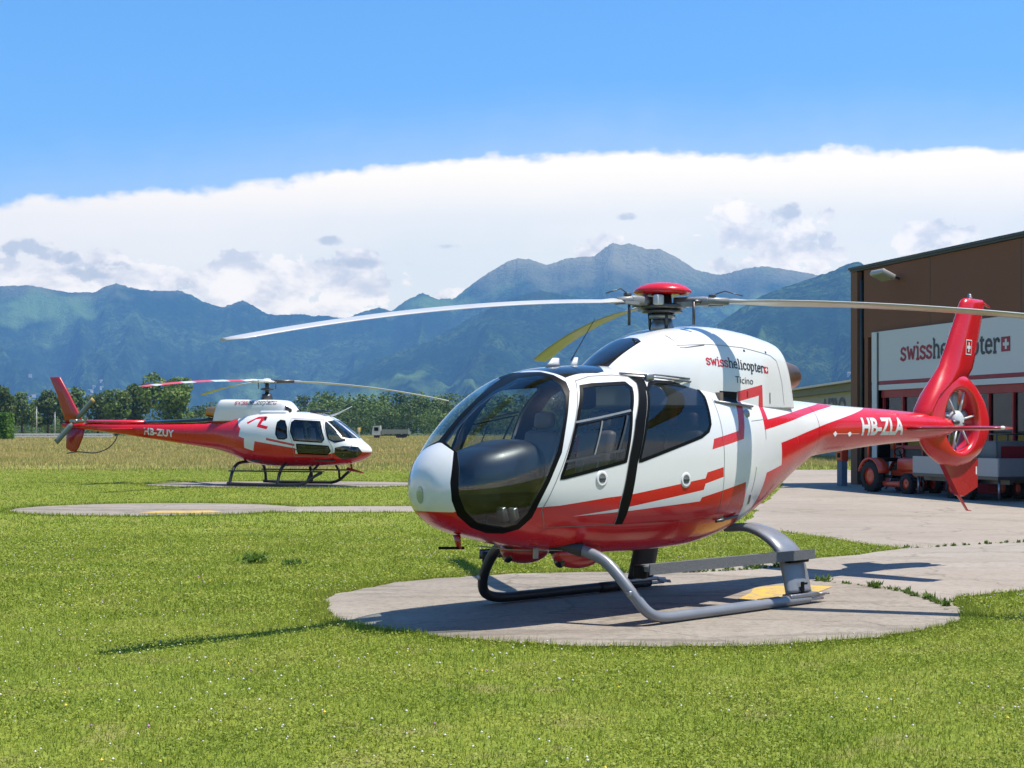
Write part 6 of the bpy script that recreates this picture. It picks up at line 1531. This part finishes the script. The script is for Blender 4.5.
# orange cabinet
OC = thing('cabinet', (9.62, 42.6, gz1(42.6)), HR, 'small orange cabinet on a grey stand beside the hangar corner', 'cabinet')
g = G(); g.box((0, 0, 1.05), (.34, .22, .62), 0, bev=.015); g.build('box', m_tor, OC); G().box((0, OS * .115, 1.16), (.16, .01, .16)).build('plate', m_seal, OC); G().box((0, OS * .115, .9), (.16, .01, .14)).build('plate', m_seal, OC)
g = G(); g.box((0, 0, .37), (.28, .18, .74)); g.build('stand', principled('stand_bluegrey', (.12, .16, .22), .6), OC)
# trailer with ground equipment
TL = thing('trailer', (11.45, 35.6, gz1(35.6)), HR, 'flat trailer with pale side boards parked before the hangar at the right edge', 'trailer')
m_bd = principled('trailer_board', (.40, .41, .42), .45, var=.06); m_bdg = principled('trailer_grey', (.20, .215, .24), .5, var=.1)
g = G(); g.box((0, 0, .55), (3.6, 1.6, .08)); g.box((0, .45, .46), (3.6, .08, .12)); g.box((0, -.45, .46), (3.6, .08, .12)); g.build('bed', m_steel, TL)
for y in (.79, -.79): G().box((0, y, .80), (3.6, .04, .42), 0).build('side_board', m_bd, TL)
for x in (1.80, -1.80): G().box((x, 0, .80), (.04, 1.54, .42), 0).build('end_board', m_bdg, TL)
for s_ in (1, -1): wheel(TL, .0 - .1, .72 * s_, .26, .18); wheel(TL, .5, .72 * s_, .26, .18)
g = G(); g.tube([(-1.8, 0, .5), (-2.9, 0, .45)], .04, 8); g.tube([(-2.6, 0, .5), (-2.6, 0, .05)], .03, 8); g.build('drawbar', m_metal, TL)
for x, y in ((1.7, OS * .7), (-1.7, OS * .7)): G().tube([(x, y, .5), (x, y, .06)], .03, 8).build('prop_stand', m_metal, TL)
def on_tl(x, y, z): return tuple(TL.matrix_basis @ Vector((x, y, z)))
GE = thing('power_unit', on_tl(.95, OS * .1, .59), HR, 'grey framed power unit with a dark red front carried on the trailer', 'generator')
G().box((0, 0, .42), (.80, .85, .80), 0, bev=.02).build('casing', principled('unit_grey', (.14, .145, .15), .5), GE)
G().box((.41, 0, .42), (.02, .62, .55)).build('front_panel', principled('unit_red', (.22, .012, .02), .4), GE)
g = G(); g.box((.424, .0, .30), (.006, .30, .05)); g.build('label_plate', m_txtw, GE)
g = G()
for a in (-.44, .44):
    for b_ in (-.46, .46): g.tube([(a, b_, 0), (a, b_, .98)], .02, 6)
for b_ in (-.46, .46): g.tube([(-.44, b_, .98), (.44, b_, .98)], .02, 6)
for a in (-.44, .44): g.tube([(a, -.46, .98), (a, .46, .98)], .02, 6)
g.build('frame', m_steel, GE)
for i, (x, lb) in enumerate(((.25, 'nearer of the two grey gas bottles upright on the trailer'), (-.05, 'farther of the two grey gas bottles upright on the trailer'))):
    gb = thing('gas_bottle', on_tl(x, OS * .45, .59), 0, lb, 'gas bottle', 'gas bottles on the trailer')
    G().lathe([(.001, 0), (.10, 0), (.11, .03), (.11, .62), (.09, .70), (.03, .75), (.001, .75)], (0, 0, 0), 'Z', 20).build('cylinder', m_bdg, gb); G().tube([(0, 0, .74), (0, 0, .82)], .025, 8).build('valve', m_metal, gb)
bc_ = thing('crate', on_tl(1.55, OS * -.35, .59), HR, 'blue plastic crate at the end of the trailer', 'crate')
g = G(); m_bl = principled('crate_blue', (.02, .08, .42), .4); g.box((0, 0, .02), (.34, .5, .03)); g.box((.16, 0, .17), (.02, .5, .3)); g.box((-.16, 0, .17), (.02, .5, .3)); g.box((0, .24, .17), (.3, .02, .3)); g.box((0, -.24, .17), (.3, .02, .3)); g.build('shell', m_bl, bc_)
g = G(); g.box((0, .2, .36), (.3, .14, .06), 0, bev=.02); g.build('contents', m_steel, bc_)
CT = thing('handcart', (10.75, 39.6, gz1(39)), HR, 'low white cart with a leaning jack leg between the tractor and the trailer', 'cart')
g = G(); g.box((0, 0, .62), (.9, .7, .5), 0, bev=.02); g.build('tub', m_bd, CT); wheel(CT, .2, .4, .2, .1); wheel(CT, .2, -.4, .2, .1); G().tube([(-.4, OS * .2, .45), (-.62, OS * .35, .04)], .03, 8).build('jack_leg', m_metal, CT)

# ============================================================ truck on the airfield
TK = thing('tipper_truck', ((391 - 512) / 1462 * 300, 300, .12), math.pi, 'white-cabbed tipper truck parked far off before the woodland', 'truck')
g = G(); g.loft([[(x, y, z) for x, z in ((2.0, .75), (3.75, .75), (3.8, 1.5), (3.55, 2.65), (2.1, 2.7))] for y in (-1.2, 1.2)], 0, False); cabt = g.build('cab', principled('truck_white', (.50, .50, .48), .5, var=.1), TK)
for s_ in (1, -1): G().box((2.9, 1.21 * s_, 2.0), (.9, .03, .75)).build('window', m_seal, cabt)
G().box((3.72, 0, 2.05), (.05, 2.0, .8), 0, ry=-.2).build('windscreen', m_seal, cabt)
g = G(); g.box((-.9, 0, 1.05), (5.6, 2.3, .12)); 
for y in (1.15, -1.15): g.box((-.9, y, 1.5), (5.6, .08, .85))
for x in (-3.66, 1.86): g.box((x, 0, 1.5), (.08, 2.3, .85))
g.build('tipper_body', principled('tipper_grey', (.26, .24, .21), .7, var=.2), TK)
G().box((-.2, 0, .75), (7.2, .9, .25)).build('chassis', m_seal, TK)
for x in (2.9, -1.6, -2.7):
    for s_ in (1, -1):
        w_ = G().lathe([(.001, -.14), (.5, -.14), (.52, 0), (.5, .14), (.001, .14)], (x, 1.0 * s_, .52), 'Y', 18).build('wheel', m_tyre, TK)
# orange wind marker far off
WM = thing('marker_post', ((359 - 512) / 1462 * 180, 180, .12), 0, 'short post with a yellow-orange flag beyond the nose of the far helicopter', 'marker')
G().tube([(0, 0, 0), (0, 0, 2.0)], .05, 8).build('post', grey, WM)
g = G(); g.box((0, 0, 1.75), (.45, .05, .55), 0, bev=.01); g.build('flag', principled('flag_orange', (.7, .40, .05), .7), WM)
